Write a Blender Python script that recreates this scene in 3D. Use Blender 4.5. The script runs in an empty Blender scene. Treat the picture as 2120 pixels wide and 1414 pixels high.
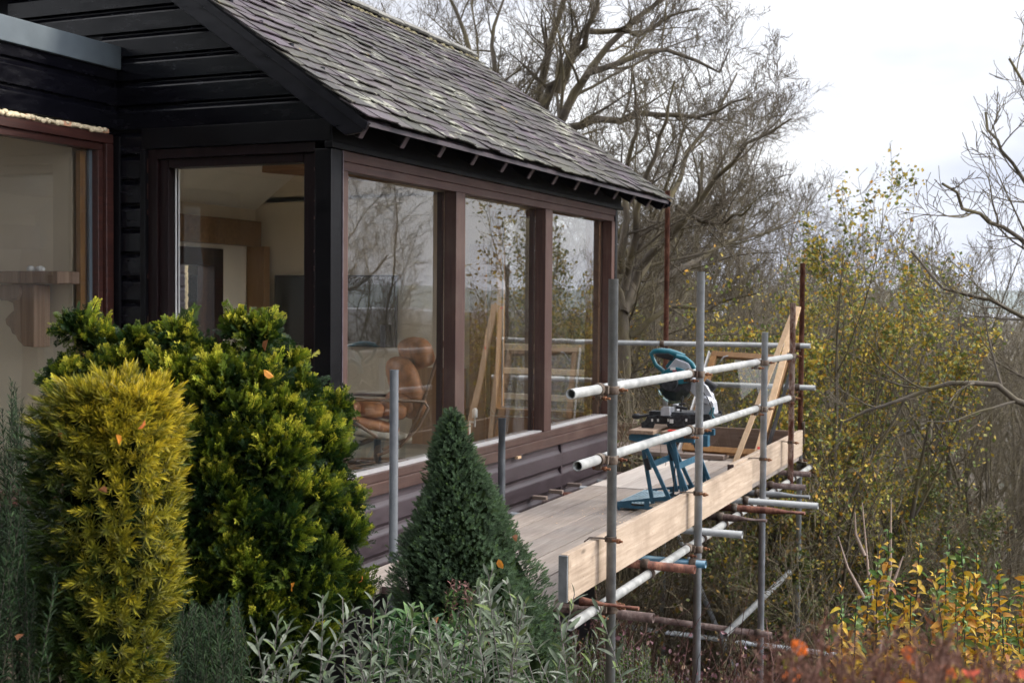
import bpy, math, random
import numpy as np
from mathutils import Matrix, Vector

C = bpy.context.scene
COL = C.collection
rad = math.radians

# ------------------------------------------------------------------ camera
F_PX = 2612.0
YAW, PITCH, ROLL = rad(23.3), rad(-1.86), rad(0.46)
CM = Matrix.Rotation(YAW, 3, 'Z') @ Matrix.Rotation(math.pi/2 + PITCH, 3, 'X') @ Matrix.Rotation(ROLL, 3, 'Z')
cd = bpy.data.cameras.new('camera')
cam = bpy.data.objects.new('camera', cd)
COL.objects.link(cam)
cam.matrix_world = CM.to_4x4()
cd.sensor_width = 36.0
cd.lens = F_PX/2120*36.0
cd.clip_start = 0.05
cd.clip_end = 9000
cd.dof.use_dof = True
cd.dof.focus_distance = 4.8
cd.dof.aperture_fstop = 7.1
C.camera = cam

# ------------------------------------------------------------------ world, sun, exposure
SUN_DIR = Vector((0.80, 0.42, 0.55)).normalized()
sun_el = math.asin(SUN_DIR.z)
w = bpy.data.worlds.new("World")
C.world = w
w.use_nodes = True
nt = w.node_tree
nt.nodes.clear()
N = nt.nodes.new
out = N('ShaderNodeOutputWorld'); bg = N('ShaderNodeBackground')
sky = N('ShaderNodeTexSky'); sky.sky_type = 'NISHITA'; sky.sun_disc = False
sky.sun_elevation = sun_el
sky.sun_rotation = math.atan2(SUN_DIR.x, SUN_DIR.y)
tc = N('ShaderNodeTexCoord')
mp = N('ShaderNodeMapping'); mp.inputs['Scale'].default_value = (1.0, 1.0, 2.6)
nz = N('ShaderNodeTexNoise'); nz.inputs['Scale'].default_value = 2.3; nz.inputs['Detail'].default_value = 5; nz.inputs['Roughness'].default_value = .5
cr = N('ShaderNodeValToRGB')
cr.color_ramp.elements[0].position = .39; cr.color_ramp.elements[0].color = (6.6, 6.9, 8.3, 1)
cr.color_ramp.elements[1].position = .60; cr.color_ramp.elements[1].color = (12.0, 12.0, 12.2, 1)
dp = N('ShaderNodeVectorMath'); dp.operation = 'DOT_PRODUCT'
dp.inputs[1].default_value = Vector((0.45, 0.80, 0.38)).normalized()
mr = N('ShaderNodeMapRange'); mr.inputs[1].default_value = -.5; mr.inputs[2].default_value = .8
mr.inputs[3].default_value = .25; mr.inputs[4].default_value = 1.0
ml = N('ShaderNodeVectorMath'); ml.operation = 'SCALE'
mx = N('ShaderNodeMixRGB'); mx.inputs[0].default_value = .9
L = nt.links.new
sx = N('ShaderNodeSeparateXYZ'); zr = N('ShaderNodeMapRange'); zr.interpolation_type = 'SMOOTHSTEP'
zr.inputs[1].default_value = .24; zr.inputs[2].default_value = .62; zr.inputs[3].default_value = 1.0; zr.inputs[4].default_value = 3.0   # thin cloud: brighter overhead
zm = N('ShaderNodeMath'); zm.operation = 'MULTIPLY'
L(tc.outputs['Generated'], sx.inputs[0]); L(sx.outputs[2], zr.inputs[0])
L(tc.outputs['Generated'], mp.inputs['Vector']); L(mp.outputs[0], nz.inputs['Vector'])
L(nz.outputs['Fac'], cr.inputs[0]); L(tc.outputs['Generated'], dp.inputs[0])
L(dp.outputs['Value'], mr.inputs[0]); L(cr.outputs[0], ml.inputs[0]); lr = N('ShaderNodeMapRange'); lr.interpolation_type = 'SMOOTHSTEP'      # extra unseen sky glow on the right (+X), added to light rooms and shrubs
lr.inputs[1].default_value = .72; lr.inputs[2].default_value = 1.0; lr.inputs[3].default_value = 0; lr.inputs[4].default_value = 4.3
ll = N('ShaderNodeMapRange'); ll.interpolation_type = 'SMOOTHSTEP'      # sky glow added on the far left (-X) to brighten the rooms
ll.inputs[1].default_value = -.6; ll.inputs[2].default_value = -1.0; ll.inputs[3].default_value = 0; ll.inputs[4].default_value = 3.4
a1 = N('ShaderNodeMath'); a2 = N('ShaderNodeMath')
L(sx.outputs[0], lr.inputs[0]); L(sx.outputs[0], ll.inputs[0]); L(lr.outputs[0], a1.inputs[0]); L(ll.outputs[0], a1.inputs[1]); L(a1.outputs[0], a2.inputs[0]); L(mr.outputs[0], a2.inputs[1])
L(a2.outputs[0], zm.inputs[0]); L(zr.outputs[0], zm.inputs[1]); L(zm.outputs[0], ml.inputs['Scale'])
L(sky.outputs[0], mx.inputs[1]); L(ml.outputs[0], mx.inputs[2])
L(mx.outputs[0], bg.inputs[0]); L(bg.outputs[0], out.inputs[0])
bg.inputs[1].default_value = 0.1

sd = bpy.data.lights.new('sun', 'SUN'); sd.energy = 2.7; sd.angle = rad(10); sd.color = (1.0, .93, .80)
so = bpy.data.objects.new('sun', sd); COL.objects.link(so)
so.rotation_euler = SUN_DIR.to_track_quat('Z', 'Y').to_euler()
so.location = (20, 10, 20)
C.view_settings.view_transform = 'Standard'
C.view_settings.look = 'None'
C.view_settings.gamma = 1
C.view_settings.exposure = 0.25
C.cycles.max_bounces = 8
C.cycles.transparent_max_bounces = 24
C.cycles.use_denoising = True

# ------------------------------------------------------------------ helpers
def at(px, py, X=None, Y=None, Z=None, D=None):
    d = CM @ Vector(((px-1060)/F_PX, -(py-707)/F_PX, -1.0))
    if X is not None: t = X/d.x
    elif Y is not None: t = Y/d.y
    elif Z is not None: t = Z/d.z
    else: t = D
    return d*t

def tag(o, label=None, cat=None, group=None, kind=None):
    if label: o['label'] = label
    if cat: o['category'] = cat
    if group: o['group'] = group
    if kind: o['kind'] = kind
    return o

def empty(name, loc, label=None, cat=None, group=None):
    o = bpy.data.objects.new(name, None)
    o.empty_display_size = .1
    o.location = loc
    COL.objects.link(o)
    return tag(o, label, cat, group)

def root_off(parent):
    v = Vector((0, 0, 0))
    while parent:
        v = v + Vector(parent.location); parent = parent.parent
    return v

def link(name, me, mat, parent=None, loc=None, bevel=0):
    o = bpy.data.objects.new(name, me)
    if mat: me.materials.append(mat)
    COL.objects.link(o)
    if loc is not None: o.location = loc
    if parent: o.parent = parent
    if bevel:
        b = o.modifiers.new('bevel', 'BEVEL'); b.width = bevel; b.segments = 2; b.limit_method = 'ANGLE'
        b.angle_limit = rad(40)
    return o

def np_mesh(name, V, faces, mat, parent=None, smooth=False, col=None, loc=None):
    """faces: list of int arrays (M,k). V in world coords"""
    V = np.asarray(V, dtype=np.float32).reshape(-1, 3)
    off = root_off(parent) if parent else (Vector(loc) if loc is not None else Vector((0, 0, 0)))
    V = V - np.array(off, dtype=np.float32)
    me = bpy.data.meshes.new(name)
    me.vertices.add(len(V)); me.vertices.foreach_set('co', V.ravel())
    faces = [np.asarray(f, dtype=np.int32) for f in faces if len(f)]
    tot = np.concatenate([np.full(len(f), f.shape[1], dtype=np.int32) for f in faces])
    loops = np.concatenate([f.ravel() for f in faces])
    me.loops.add(len(loops)); me.loops.foreach_set('vertex_index', loops)
    me.polygons.add(len(tot))
    me.polygons.foreach_set('loop_start', np.concatenate([[0], np.cumsum(tot)[:-1]]).astype(np.int32))
    me.polygons.foreach_set('loop_total', tot)
    me.polygons.foreach_set('use_smooth', np.full(len(tot), smooth))
    me.update(calc_edges=True)
    if col is not None:
        a = me.attributes.new('Col', 'FLOAT_COLOR', 'POINT')
        c = np.ones((len(V), 4), dtype=np.float32); c[:, :3] = col
        a.data.foreach_set('color', c.ravel())
    return link(name, me, mat, parent, loc)

class MB:
    def __init__(s): s.v = []; s.f = []; s.sm = []
    def add(s, V, Fc, smooth=False):
        n = len(s.v); s.v += [tuple(p) for p in V]; s.f += [tuple(i+n for i in f) for f in Fc]
        s.sm += [smooth]*len(Fc); return s
    def box(s, x0, x1, y0, y1, z0, z1, M=None):
        V = [(x, y, z) for z in (z0, z1) for y in (y0, y1) for x in (x0, x1)]
        if M: V = [tuple(M @ Vector(p)) for p in V]
        return s.add(V, [(0, 2, 3, 1), (4, 5, 7, 6), (0, 1, 5, 4), (2, 6, 7, 3), (0, 4, 6, 2), (1, 3, 7, 5)])
    def bar(s, p0, p1, wd, ht, up=(0, 0, 1)):
        p0, p1 = Vector(p0), Vector(p1); d = (p1-p0); ln = d.length; d.normalize()
        u = Vector(up); a = d.cross(u)
        if a.length < 1e-4: a = d.cross(Vector((1, 0, 0)))
        a.normalize(); b = a.cross(d).normalized()
        V = [p + a*sx*wd/2 + b*sz*ht/2 for p in (p0, p1) for sz in (-1, 1) for sx in (-1, 1)]
        return s.add(V, [(0, 1, 3, 2), (4, 6, 7, 5), (0, 4, 5, 1), (2, 3, 7, 6), (0, 2, 6, 4), (1, 5, 7, 3)])
    def prism(s, pts, axis, a, b, smooth=False):
        """pts 2-D outline (the two other axes in xyz order), extruded along axis from a to b"""
        n = len(pts)
        def mk(p, t):
            if axis == 'x': return (t, p[0], p[1])
            if axis == 'y': return (p[0], t, p[1])
            return (p[0], p[1], t)
        V = [mk(p, a) for p in pts] + [mk(p, b) for p in pts]
        Fc = [(i, (i+1) % n, n+(i+1) % n, n+i) for i in range(n)]
        Fc += [tuple(range(n))[::-1], tuple(range(n, 2*n))]
        n0 = len(s.sm); s.add(V, Fc, smooth)
        if smooth: s.sm[-1] = s.sm[-2] = False
        return s
    def tube(s, p0, p1, r, n=18, r1=None, hollow=None, cap=True):
        return s.path([p0, p1], [r, r if r1 is None else r1], n, hollow, cap)
    def path(s, pts, r, n=12, hollow=None, cap=True, flat=None):
        pts = [Vector(p) for p in pts]; m = len(pts)
        rs = r if isinstance(r, (list, tuple)) else [r]*m
        T = []
        for i in range(m):
            T.append((pts[min(i+1, m-1)]-pts[max(i-1, 0)]).normalized())
        a = T[0].cross(Vector((0, 0, 1)))
        if a.length < 1e-3: a = T[0].cross(Vector((0, 1, 0)))
        a.normalize()
        V = []; rings = []
        for i in range(m):
            a = (a - T[i]*a.dot(T[i])).normalized(); b = T[i].cross(a)
            fx, fy = flat[i] if flat else (1, 1)
            rings.append((a.copy(), b.copy(), fx, fy))
            for k in range(n):
                t = 2*math.pi*k/n
                V.append(pts[i] + (a*math.cos(t)*fx + b*math.sin(t)*fy)*rs[i])
        Fc = [(i*n+k, i*n+(k+1) % n, (i+1)*n+(k+1) % n, (i+1)*n+k) for i in range(m-1) for k in range(n)]
        s.add(V, Fc, True)
        if hollow:
            W = []
            for i in (0, m-1):
                a_, b_, fx, fy = rings[i]
                for dd in (0, 1):
                    cpt = pts[i] + T[i]*(dd*.12 if i == 0 else -dd*.12)
                    for k in range(n):
                        t = 2*math.pi*k/n
                        W.append(cpt + (a_*math.cos(t)*fx + b_*math.sin(t)*fy)*(rs[i]-hollow))
            base = len(s.v)
            s.add(W, [(j*n+k, j*n+(k+1) % n, (j+1)*n+(k+1) % n, (j+1)*n+k) for j in (0, 2) for k in range(n)] + [tuple(range(n, 2*n)), tuple(range(3*n, 4*n))], True)
            o0 = base - m*n; o1 = base - n
            for k in range(n):
                k2 = (k+1) % n
                s.f.append((o0+k, o0+k2, base+k2, base+k)); s.sm.append(False)
                s.f.append((o1+k, o1+k2, base+2*n+k2, base+2*n+k)); s.sm.append(False)
        elif cap:
            s.add(V[:n], [tuple(range(n))[::-1]]); s.add(V[-n:], [tuple(range(n))])
        return s
    def ball(s, c, r, n=12, m=8, sc=(1, 1, 1)):
        V = []; c = Vector(c)
        for i in range(m+1):
            ph = math.pi*i/m
            for k in range(n):
                t = 2*math.pi*k/n
                V.append(c + Vector((math.sin(ph)*math.cos(t)*sc[0], math.sin(ph)*math.sin(t)*sc[1], math.cos(ph)*sc[2]))*r)
        return s.add(V, [(i*n+k, (i+1)*n+k, (i+1)*n+(k+1) % n, i*n+(k+1) % n) for i in range(m) for k in range(n)], True)
    def build(s, name, mat, parent=None, bevel=0, loc=None):
        off = root_off(parent) if parent else (Vector(loc) if loc is not None else Vector((0, 0, 0)))
        me = bpy.data.meshes.new(name)
        me.from_pydata([tuple(Vector(p)-off) for p in s.v], [], s.f)
        me.polygons.foreach_set('use_smooth', s.sm)
        me.validate(); me.update()
        return link(name, me, mat, parent, loc, bevel)

# ------------------------------------------------------------------ materials
def new_mat(name):
    m = bpy.data.materials.new(name); m.use_nodes = True
    t = m.node_tree; b = t.nodes['Principled BSDF']
    return m, t, b
def S(b, **k):
    for key, v in k.items():
        b.inputs[key.replace('_', ' ')].default_value = v
def coords(t, scale=(1, 1, 1), src='Object', rot=(0, 0, 0)):
    a = t.nodes.new('ShaderNodeTexCoord'); m = t.nodes.new('ShaderNodeMapping')
    m.inputs['Scale'].default_value = scale; m.inputs['Rotation'].default_value = rot
    t.links.new(a.outputs[src], m.inputs[0]); return m.outputs[0]
def noise(t, vec, scale, detail=4, rough=.55, dist=0):
    n = t.nodes.new('ShaderNodeTexNoise')
    n.inputs['Scale'].default_value = scale; n.inputs['Detail'].default_value = detail
    n.inputs['Roughness'].default_value = rough; n.inputs['Distortion'].default_value = dist
    t.links.new(vec, n.inputs['Vector']); return n.outputs['Fac']
def ramp(t, fac, stops):
    r = t.nodes.new('ShaderNodeValToRGB'); e = r.color_ramp.elements
    while len(e) < len(stops): e.new(.5)
    for i, (p, c) in enumerate(stops):
        e[i].position = p; e[i].color = (c[0], c[1], c[2], 1) if isinstance(c, (tuple, list)) else (c, c, c, 1)
    t.links.new(fac, r.inputs[0]); return r.outputs[0]
def mix(t, fac, a, b, mode='MIX'):
    m = t.nodes.new('ShaderNodeMixRGB'); m.blend_type = mode
    for i, v in ((0, fac), (1, a), (2, b)):
        if hasattr(v, 'is_output'): t.links.new(v, m.inputs[i])
        elif i == 0: m.inputs[0].default_value = v
        else: m.inputs[i].default_value = (v[0], v[1], v[2], 1)
    return m.outputs[0]
def bump(t, b, fac, strength=.3, dist=.01):
    n = t.nodes.new('ShaderNodeBump'); n.inputs['Strength'].default_value = strength
    n.inputs['Distance'].default_value = dist
    t.links.new(fac, n.inputs['Height']); t.links.new(n.outputs[0], b.inputs['Normal'])
def plain(name, c, rough=.5, metal=0, var=.25, sc=30, bmp=.1):
    m, t, b = new_mat(name)
    v = coords(t); n = noise(t, v, sc, 5)
    lo = tuple(x*(1-var) for x in c); hi = tuple(min(1, x*(1+var)) for x in c)
    t.links.new(ramp(t, n, [(.3, lo), (.7, hi)]), b.inputs['Base Color'])
    r2 = noise(t, v, sc*.4, 3)
    t.links.new(ramp(t, r2, [(.3, max(0, rough-.1)), (.7, min(1, rough+.12))]), b.inputs['Roughness'])
    S(b, Metallic=metal)
    if bmp: bump(t, b, n, bmp, .004)
    return m

def steel(name, base, hi, spot, metal=.55):
    m, t, b = new_mat(name)
    v = coords(t); n = noise(t, v, 14, 6, .6); n2 = noise(t, v, 90, 4, .7); n3 = noise(t, v, 3.0, 3)
    c = ramp(t, n, [(.3, base), (.68, hi)])
    c = mix(t, ramp(t, n2, [(.60, 0), (.72, .6)]), c, spot)
    c = mix(t, ramp(t, n3, [(.52, 0), (.75, .55)]), c, tuple(x*.55 for x in base))
    t.links.new(c, b.inputs['Base Color']); S(b, Metallic=metal)
    t.links.new(ramp(t, n, [(.3, .38), (.7, .6)]), b.inputs['Roughness'])
    bump(t, b, n2, .12, .002)
    return m
M = {}
M['galv'] = steel('galvanised_steel', (.38, .42, .46), (.60, .64, .69), (.26, .24, .22), .25)
M['galv_dull'] = steel('dull_galvanised_steel', (.13, .14, .145), (.25, .26, .265), (.34, .34, .33), .15)
M['galv_dark'] = steel('dark_galvanised_steel', (.042, .048, .055), (.085, .092, .098), (.16, .16, .155), .1)  # darkest of the steel tones, for the two inner standards
M['galv_mid'] = steel('worn_galvanised_steel', (.20, .215, .225), (.36, .38, .39), (.42, .42, .41), .15)
M['galv_white'] = steel('whitened_galvanised_steel', (.27, .28, .275), (.50, .505, .49), (.20, .19, .16), .2)
def rusty(name, a, b_, c_, thr=(.42, .56)):
    m, t, b = new_mat(name)
    v = coords(t, (1, 1, .45)); n = noise(t, v, 16, 7, .68, .3); n2 = noise(t, v, 70, 4, .7)
    c = ramp(t, n, [(thr[0], a), ((thr[0]+thr[1])/2, b_), (thr[1], c_)])
    c = mix(t, ramp(t, n2, [(.45, 0), (.7, .7)]), c, tuple(x*.45 for x in a))
    t.links.new(c, b.inputs['Base Color']); S(b, Roughness=.8, Metallic=.1)
    bump(t, b, n2, .35, .003); return m
M['rust'] = rusty('rusty_steel', (.10, .035, .022), (.17, .062, .04), (.25, .11, .07))
M['rust_paint'] = rusty('rusty_flaking_paint', (.17, .06, .04), (.30, .16, .12), (.58, .45, .40), (.40, .54))
M['rust_dark'] = rusty('dark_rusty_steel', (.055, .03, .026), (.09, .055, .048), (.15, .11, .10))
M['fitting'] = rusty('coupler_steel', (.05, .03, .02), (.12, .085, .06), (.26, .24, .21), (.38, .66))
M['bolt'] = rusty('rusty_bolt', (.13, .045, .02), (.20, .08, .035), (.28, .13, .06))

def wood(name, a, b_, c_, axis='y', rough=.75, fine=1.0, dirt=None, knots=True):
    m, t, b = new_mat(name)
    sc = {'x': (.05, 1, 1), 'y': (1, .05, 1), 'z': (1, 1, .05)}[axis]
    v = coords(t, sc); v2 = coords(t, tuple(.35 if s < .5 else 1 for s in sc))
    oi = t.nodes.new('ShaderNodeObjectInfo')
    def shift(vec):
        a = t.nodes.new('ShaderNodeVectorMath'); a.operation = 'MULTIPLY_ADD'; t.links.new(oi.outputs['Random'], a.inputs[0])
        a.inputs[1].default_value = (17.3, 9.1, 13.7); t.links.new(vec, a.inputs[2]); return a.outputs[0]
    v, v2 = shift(v), shift(v2)
    n = noise(t, v, 55*fine, 6, .65, .4); n2 = noise(t, v, 9*fine, 3, .5, .6)
    c = ramp(t, n, [(.28, a), (.5, b_), (.72, c_)])
    c = mix(t, ramp(t, n2, [(.35, .0), (.7, .45)]), c, tuple(x*.72 for x in b_))
    if knots:
        vo = t.nodes.new('ShaderNodeTexVoronoi'); vo.inputs['Scale'].default_value = 4.2
        t.links.new(v2, vo.inputs['Vector'])
        c = mix(t, ramp(t, vo.outputs['Distance'], [(.035, .75), (.07, 0)]), c, tuple(x*.3 for x in a))
    tone = ramp(t, oi.outputs['Random'], [(0, (.72, .71, .70)), (.5, (.96, .96, .96)), (1, (1.16, 1.12, 1.06))]); c = mix(t, 1, c, tone, 'MULTIPLY')
    if dirt:
        d = noise(t, coords(t), 3.0, 6, .65)
        c = mix(t, ramp(t, d, [(.45, 0), (.72, .6)]), c, dirt)
        d2 = noise(t, coords(t), 38, 4, .7)
        c = mix(t, ramp(t, d2, [(.62, 0), (.72, .5)]), c, tuple(x*.4 for x in dirt))
    t.links.new(c, b.inputs['Base Color']); S(b, Roughness=rough)
    bump(t, b, n, .25, .003)
    return m
M['deck'] = wood('deck_board_wood', (.17, .145, .125), (.27, .235, .21), (.36, .32, .29), 'y', .85, dirt=(.20, .15, .125))
M['deck_clean'] = wood('fresh_deck_board_wood', (.42, .36, .31), (.52, .46, .41), (.60, .55, .50), 'y', .85)
M['deck_x'] = wood('cross_deck_board_wood', (.17, .125, .10), (.25, .19, .16), (.33, .27, .23), 'x', .85, dirt=(.12, .09, .07))
M['toe'] = wood('toe_board_wood', (.25, .185, .13), (.40, .315, .24), (.53, .43, .34), 'y', .85, .8, dirt=(.19, .135, .09))
M['toe_x'] = wood('back_toe_board_wood', (.12, .08, .055), (.19, .13, .10), (.27, .20, .16), 'x', .85)
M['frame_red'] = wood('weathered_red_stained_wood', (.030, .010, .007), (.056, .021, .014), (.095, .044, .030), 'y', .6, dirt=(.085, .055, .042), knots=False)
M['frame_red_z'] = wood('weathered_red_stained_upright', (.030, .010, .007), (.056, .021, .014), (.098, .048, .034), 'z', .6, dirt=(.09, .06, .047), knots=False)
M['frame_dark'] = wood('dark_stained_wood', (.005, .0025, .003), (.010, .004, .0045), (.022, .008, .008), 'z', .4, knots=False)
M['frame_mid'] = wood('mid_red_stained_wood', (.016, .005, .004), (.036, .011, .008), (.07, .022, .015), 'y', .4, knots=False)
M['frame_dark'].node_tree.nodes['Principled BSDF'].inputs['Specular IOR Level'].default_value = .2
M['pine'] = wood('varnished_pine', (.20, .095, .032), (.30, .155, .055), (.38, .21, .085), 'z', .4, .5)
M['pine_x'] = wood('varnished_pine_beam', (.20, .10, .035), (.30, .16, .06), (.38, .22, .09), 'x', .4, .5)
M['batten'] = wood('new_softwood', (.50, .32, .18), (.62, .43, .26), (.70, .52, .34), 'z', .7, .8)
M['fence_wood'] = wood('new_fence_wood', (.48, .38, .26), (.60, .49, .36), (.68, .58, .45), 'x', .8, .8)
M['old_oak'] = wood('old_grey_oak', (.13, .085, .06), (.27, .18, .125), (.40, .29, .21), 'z', .8, .5)
M['jaw'] = wood('worn_bench_wood', (.22, .14, .09), (.33, .23, .16), (.42, .31, .23), 'y', .8)

def painted(name, base, spec=.5, rough=.38, chips=.8):
    m, t, b = new_mat(name)
    v = coords(t, (1, 1, 4)); n = noise(t, v, 7, 5, .6); f = noise(t, coords(t, (.2, .2, 2.2)), 80, 4, .6)
    c = ramp(t, n, [(.3, tuple(x*.75 for x in base)), (.7, tuple(x*1.3 for x in base))])
    sc = noise(t, coords(t, (.6, .6, 3)), 26, 7, .75)
    c = mix(t, ramp(t, sc, [(.69, 0), (.735, chips)]), c, (.20, .17, .16)); b.inputs['Specular IOR Level'].default_value = spec
    t.links.new(c, b.inputs['Base Color'])
    t.links.new(ramp(t, n, [(.3, rough), (.7, rough+.16)]), b.inputs['Roughness'])
    bump(t, b, f, .07, .003); return m
M['black'] = painted('black_painted_cladding', (.0020, .0019, .0036), .33, .15, .5)
M['black_lit'] = painted('worn_black_paint_lit', (.038, .027, .032), rough=.36)  # same paint as the gable, colour lightened as if sky-lit
M['soot'] = painted('black_painted_timber', (.0020, .0018, .0026), .2, .32, .4)
M['barge'] = painted('black_painted_bargeboard', (.0030, .0028, .0055), .28, .26, .5)
M['post_worn'] = painted('worn_painted_post', (.07, .055, .065), rough=.4)
M['lead'] = plain('lead_grey_paint', (.085, .105, .118), .45, .2, .12, 8, .05)
M['cream'] = plain('cream_wall_paint', (.72, .63, .49), .9, 0, .04, 3, 0)
M['white_wall'] = plain('white_wall_paint', (.82, .78, .70), .9, 0, .04, 3, 0)
M['floorcol'] = plain('beige_floor', (.20, .18, .13), .8, 0, .15, 4, 0)
M['alu'] = plain('cast_aluminium', (.48, .49, .52), .45, .5, .1, 40)
M['black_plastic'] = plain('black_plastic', (.012, .012, .014), .45, 0, .3, 60)
M['dusty_black'] = plain('dusty_black_metal', (.028, .03, .034), .5, .2, .9, 55)
M['teal'] = plain('teal_plastic', (.010, .115, .150), .4, 0, .18, 20, .05)
M['bench_blue'] = plain('blue_painted_steel', (.030, .105, .165), .42, .1, .25, 18, .08)
M['white'] = plain('white_plastic', (.72, .72, .70), .5, 0, .05, 20, .03)
M['red'] = plain('red_plastic', (.65, .03, .02), .5, 0, .05, 20, .03)
M['foam'] = plain('expanding_foam', (.60, .50, .33), .95, 0, .35, 60, .8)
M['raw_wood'] = plain('raw_wood_chip', (.50, .26, .15), .85, 0, .2, 30, .1)
M['leather'] = plain('tan_leather', (.36, .150, .055), .6, 0, .35, 14, .5)
M['bent_wood'] = plain('bent_beech', (.16, .09, .045), .35, 0, .25, 20, .05)
M['white_leather'] = plain('pale_canvas', (.42, .38, .30), .7, 0, .1, 20, .05)
M['tv'] = plain('television_screen', (.006, .006, .007), .15, 0, .1, 5, 0)
M['cable'] = plain('black_cable', (.015, .015, .016), .5, 0, .2, 20, 0)
M['blade'] = plain('saw_blade_steel', (.09, .09, .10), .4, .7, .4, 40, .05)
M['white_bead'] = plain('pale_glazing_bead', (.30, .29, .29), .6, 0, .1, 20, 0)

def glass_mat(name, k=2.6, tint=(.97, .98, .97)):
    m, t, b = new_mat(name); t.nodes.remove(b)
    o = t.nodes['Material Output']
    fr = t.nodes.new('ShaderNodeFresnel'); fr.inputs[0].default_value = 1.5
    mu = t.nodes.new('ShaderNodeMath'); mu.operation = 'MULTIPLY'; mu.inputs[1].default_value = k; mu.use_clamp = True
    tr = t.nodes.new('ShaderNodeBsdfTransparent'); tr.inputs[0].default_value = (*tint, 1)
    gl = t.nodes.new('ShaderNodeBsdfGlossy'); gl.inputs['Roughness'].default_value = .004
    n = noise(t, coords(t), 1.1, 2)
    bp = t.nodes.new('ShaderNodeBump'); bp.inputs['Strength'].default_value = .35; bp.inputs['Distance'].default_value = .006
    t.links.new(n, bp.inputs['Height']); t.links.new(bp.outputs[0], gl.inputs['Normal'])
    ms = t.nodes.new('ShaderNodeMixShader')
    t.links.new(fr.outputs[0], mu.inputs[0]); t.links.new(mu.outputs[0], ms.inputs[0])
    t.links.new(tr.outputs[0], ms.inputs[1]); t.links.new(gl.outputs[0], ms.inputs[2])
    # faint film of dust and smears
    df = t.nodes.new('ShaderNodeBsdfDiffuse'); df.inputs[0].default_value = (.5, .5, .5, 1)
    sm = noise(t, coords(t, (1, 1, .5)), 5, 7, .7, 1.0)
    ms2 = t.nodes.new('ShaderNodeMixShader')
    t.links.new(ramp(t, sm, [(.5, .004), (.75, .03)]), ms2.inputs[0])
    t.links.new(ms.outputs[0], ms2.inputs[1]); t.links.new(df.outputs[0], ms2.inputs[2])
    t.links.new(ms2.outputs[0], o.inputs[0])
    return m
M['glass'] = glass_mat('window_glass', 2.5)
M['glass_coated'] = glass_mat('coated_window_glass', 5.0)
M['guard'] = glass_mat('clear_guard_plastic', 1.5, (.75, .85, .85))

def slate_mat():
    m, t, b = new_mat('old_slate')
    at_ = t.nodes.new('ShaderNodeAttribute'); at_.attribute_name = 'Col'
    v = coords(t); n = noise(t, v, 40, 6, .65); big = noise(t, v, 1.6, 4, .6)
    c = mix(t, .5, at_.outputs['Color'], mix(t, 1, at_.outputs['Color'], ramp(t, n, [(.3, .35), (.7, 1.4)]), 'MULTIPLY'))
    # greenish algae film lower down / in patches
    c = mix(t, ramp(t, big, [(.40, 0), (.62, .5)]), c, (.052, .056, .034))
    st = noise(t, coords(t, (.35, 1, .35)), 11, 6, .7, .4)
    c = mix(t, ramp(t, st, [(.53, 0), (.66, .5)]), c, (.085, .088, .055))
    # crusty pale lichen
    l = noise(t, v, 5.0, 7, .62, .6); l2 = noise(t, v, 1.3, 2)
    lm = t.nodes.new('ShaderNodeMath'); lm.operation = 'MULTIPLY'
    t.links.new(ramp(t, l, [(.555, 0), (.575, 1)]), lm.inputs[0]); t.links.new(ramp(t, l2, [(.53, 0), (.60, 1)]), lm.inputs[1])
    c = mix(t, lm.outputs[0], c, mix(t, ramp(t, n, [(.4, 0), (.6, 1)]), (.13, .135, .10), (.31, .30, .245)))
    o_ = noise(t, v, 6.5, 6, .6, .3)
    c = mix(t, ramp(t, o_, [(.69, 0), (.705, .8)]), c, (.26, .16, .04))
    t.links.new(c, b.inputs['Base Color'])
    t.links.new(ramp(t, n, [(.3, .62), (.7, .9)]), b.inputs['Roughness']); b.inputs['Specular IOR Level'].default_value = .32
    bump(t, b, n, .6, .008); return m
M['slate'] = slate_mat()
M['ridge'] = plain('ridge_tile_clay', (.15, .145, .13), .85, 0, .4, 18, .4)
M['mortar'] = plain('mossy_mortar', (.15, .13, .07), .95, 0, .6, 50, .9)

def leaf_mat(name, trans=.25, rough=.5, gain=1.0):
    m, t, b = new_mat(name)
    a = t.nodes.new('ShaderNodeAttribute'); a.attribute_name = 'Col'
    n = noise(t, coords(t), 45, 3)
    c = mix(t, 1, a.outputs['Color'], ramp(t, n, [(.3, .75*gain), (.7, 1.25*gain)]), 'MULTIPLY')
    t.links.new(c, b.inputs['Base Color']); S(b, Roughness=rough)
    b.inputs['Specular IOR Level'].default_value = .3
    tl = t.nodes.new('ShaderNodeBsdfTranslucent'); t.links.new(c, tl.inputs[0])
    ms = t.nodes.new('ShaderNodeMixShader'); ms.inputs[0].default_value = trans
    t.links.new(b.outputs[0], ms.inputs[1]); t.links.new(tl.outputs[0], ms.inputs[2])
    t.links.new(ms.outputs[0], t.nodes['Material Output'].inputs[0])
    return m
M['leaf'] = leaf_mat('leaves')
M['matte_leaf'] = leaf_mat('matte_leaves', .15, .8)
def bark(name, a, b_, moss, k=.6):
    m, t, b = new_mat(name)
    v = coords(t, (1, 1, .4)); n = noise(t, v, 12, 6, .7); g = noise(t, coords(t), 2.2, 4, .6)
    c = ramp(t, n, [(.3, a), (.7, b_)])
    c = mix(t, ramp(t, g, [(.45, 0), (.65, k)]), c, moss)
    t.links.new(c, b.inputs['Base Color']); S(b, Roughness=.9)
    bump(t, b, n, .5, .02); return m
M['bark'] = bark('mossy_bark', (.058, .049, .037), (.13, .106, .078), (.15, .125, .045))
M['twig'] = bark('bare_twigs', (.062, .050, .035), (.13, .104, .07), (.14, .115, .05), .5)
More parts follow.
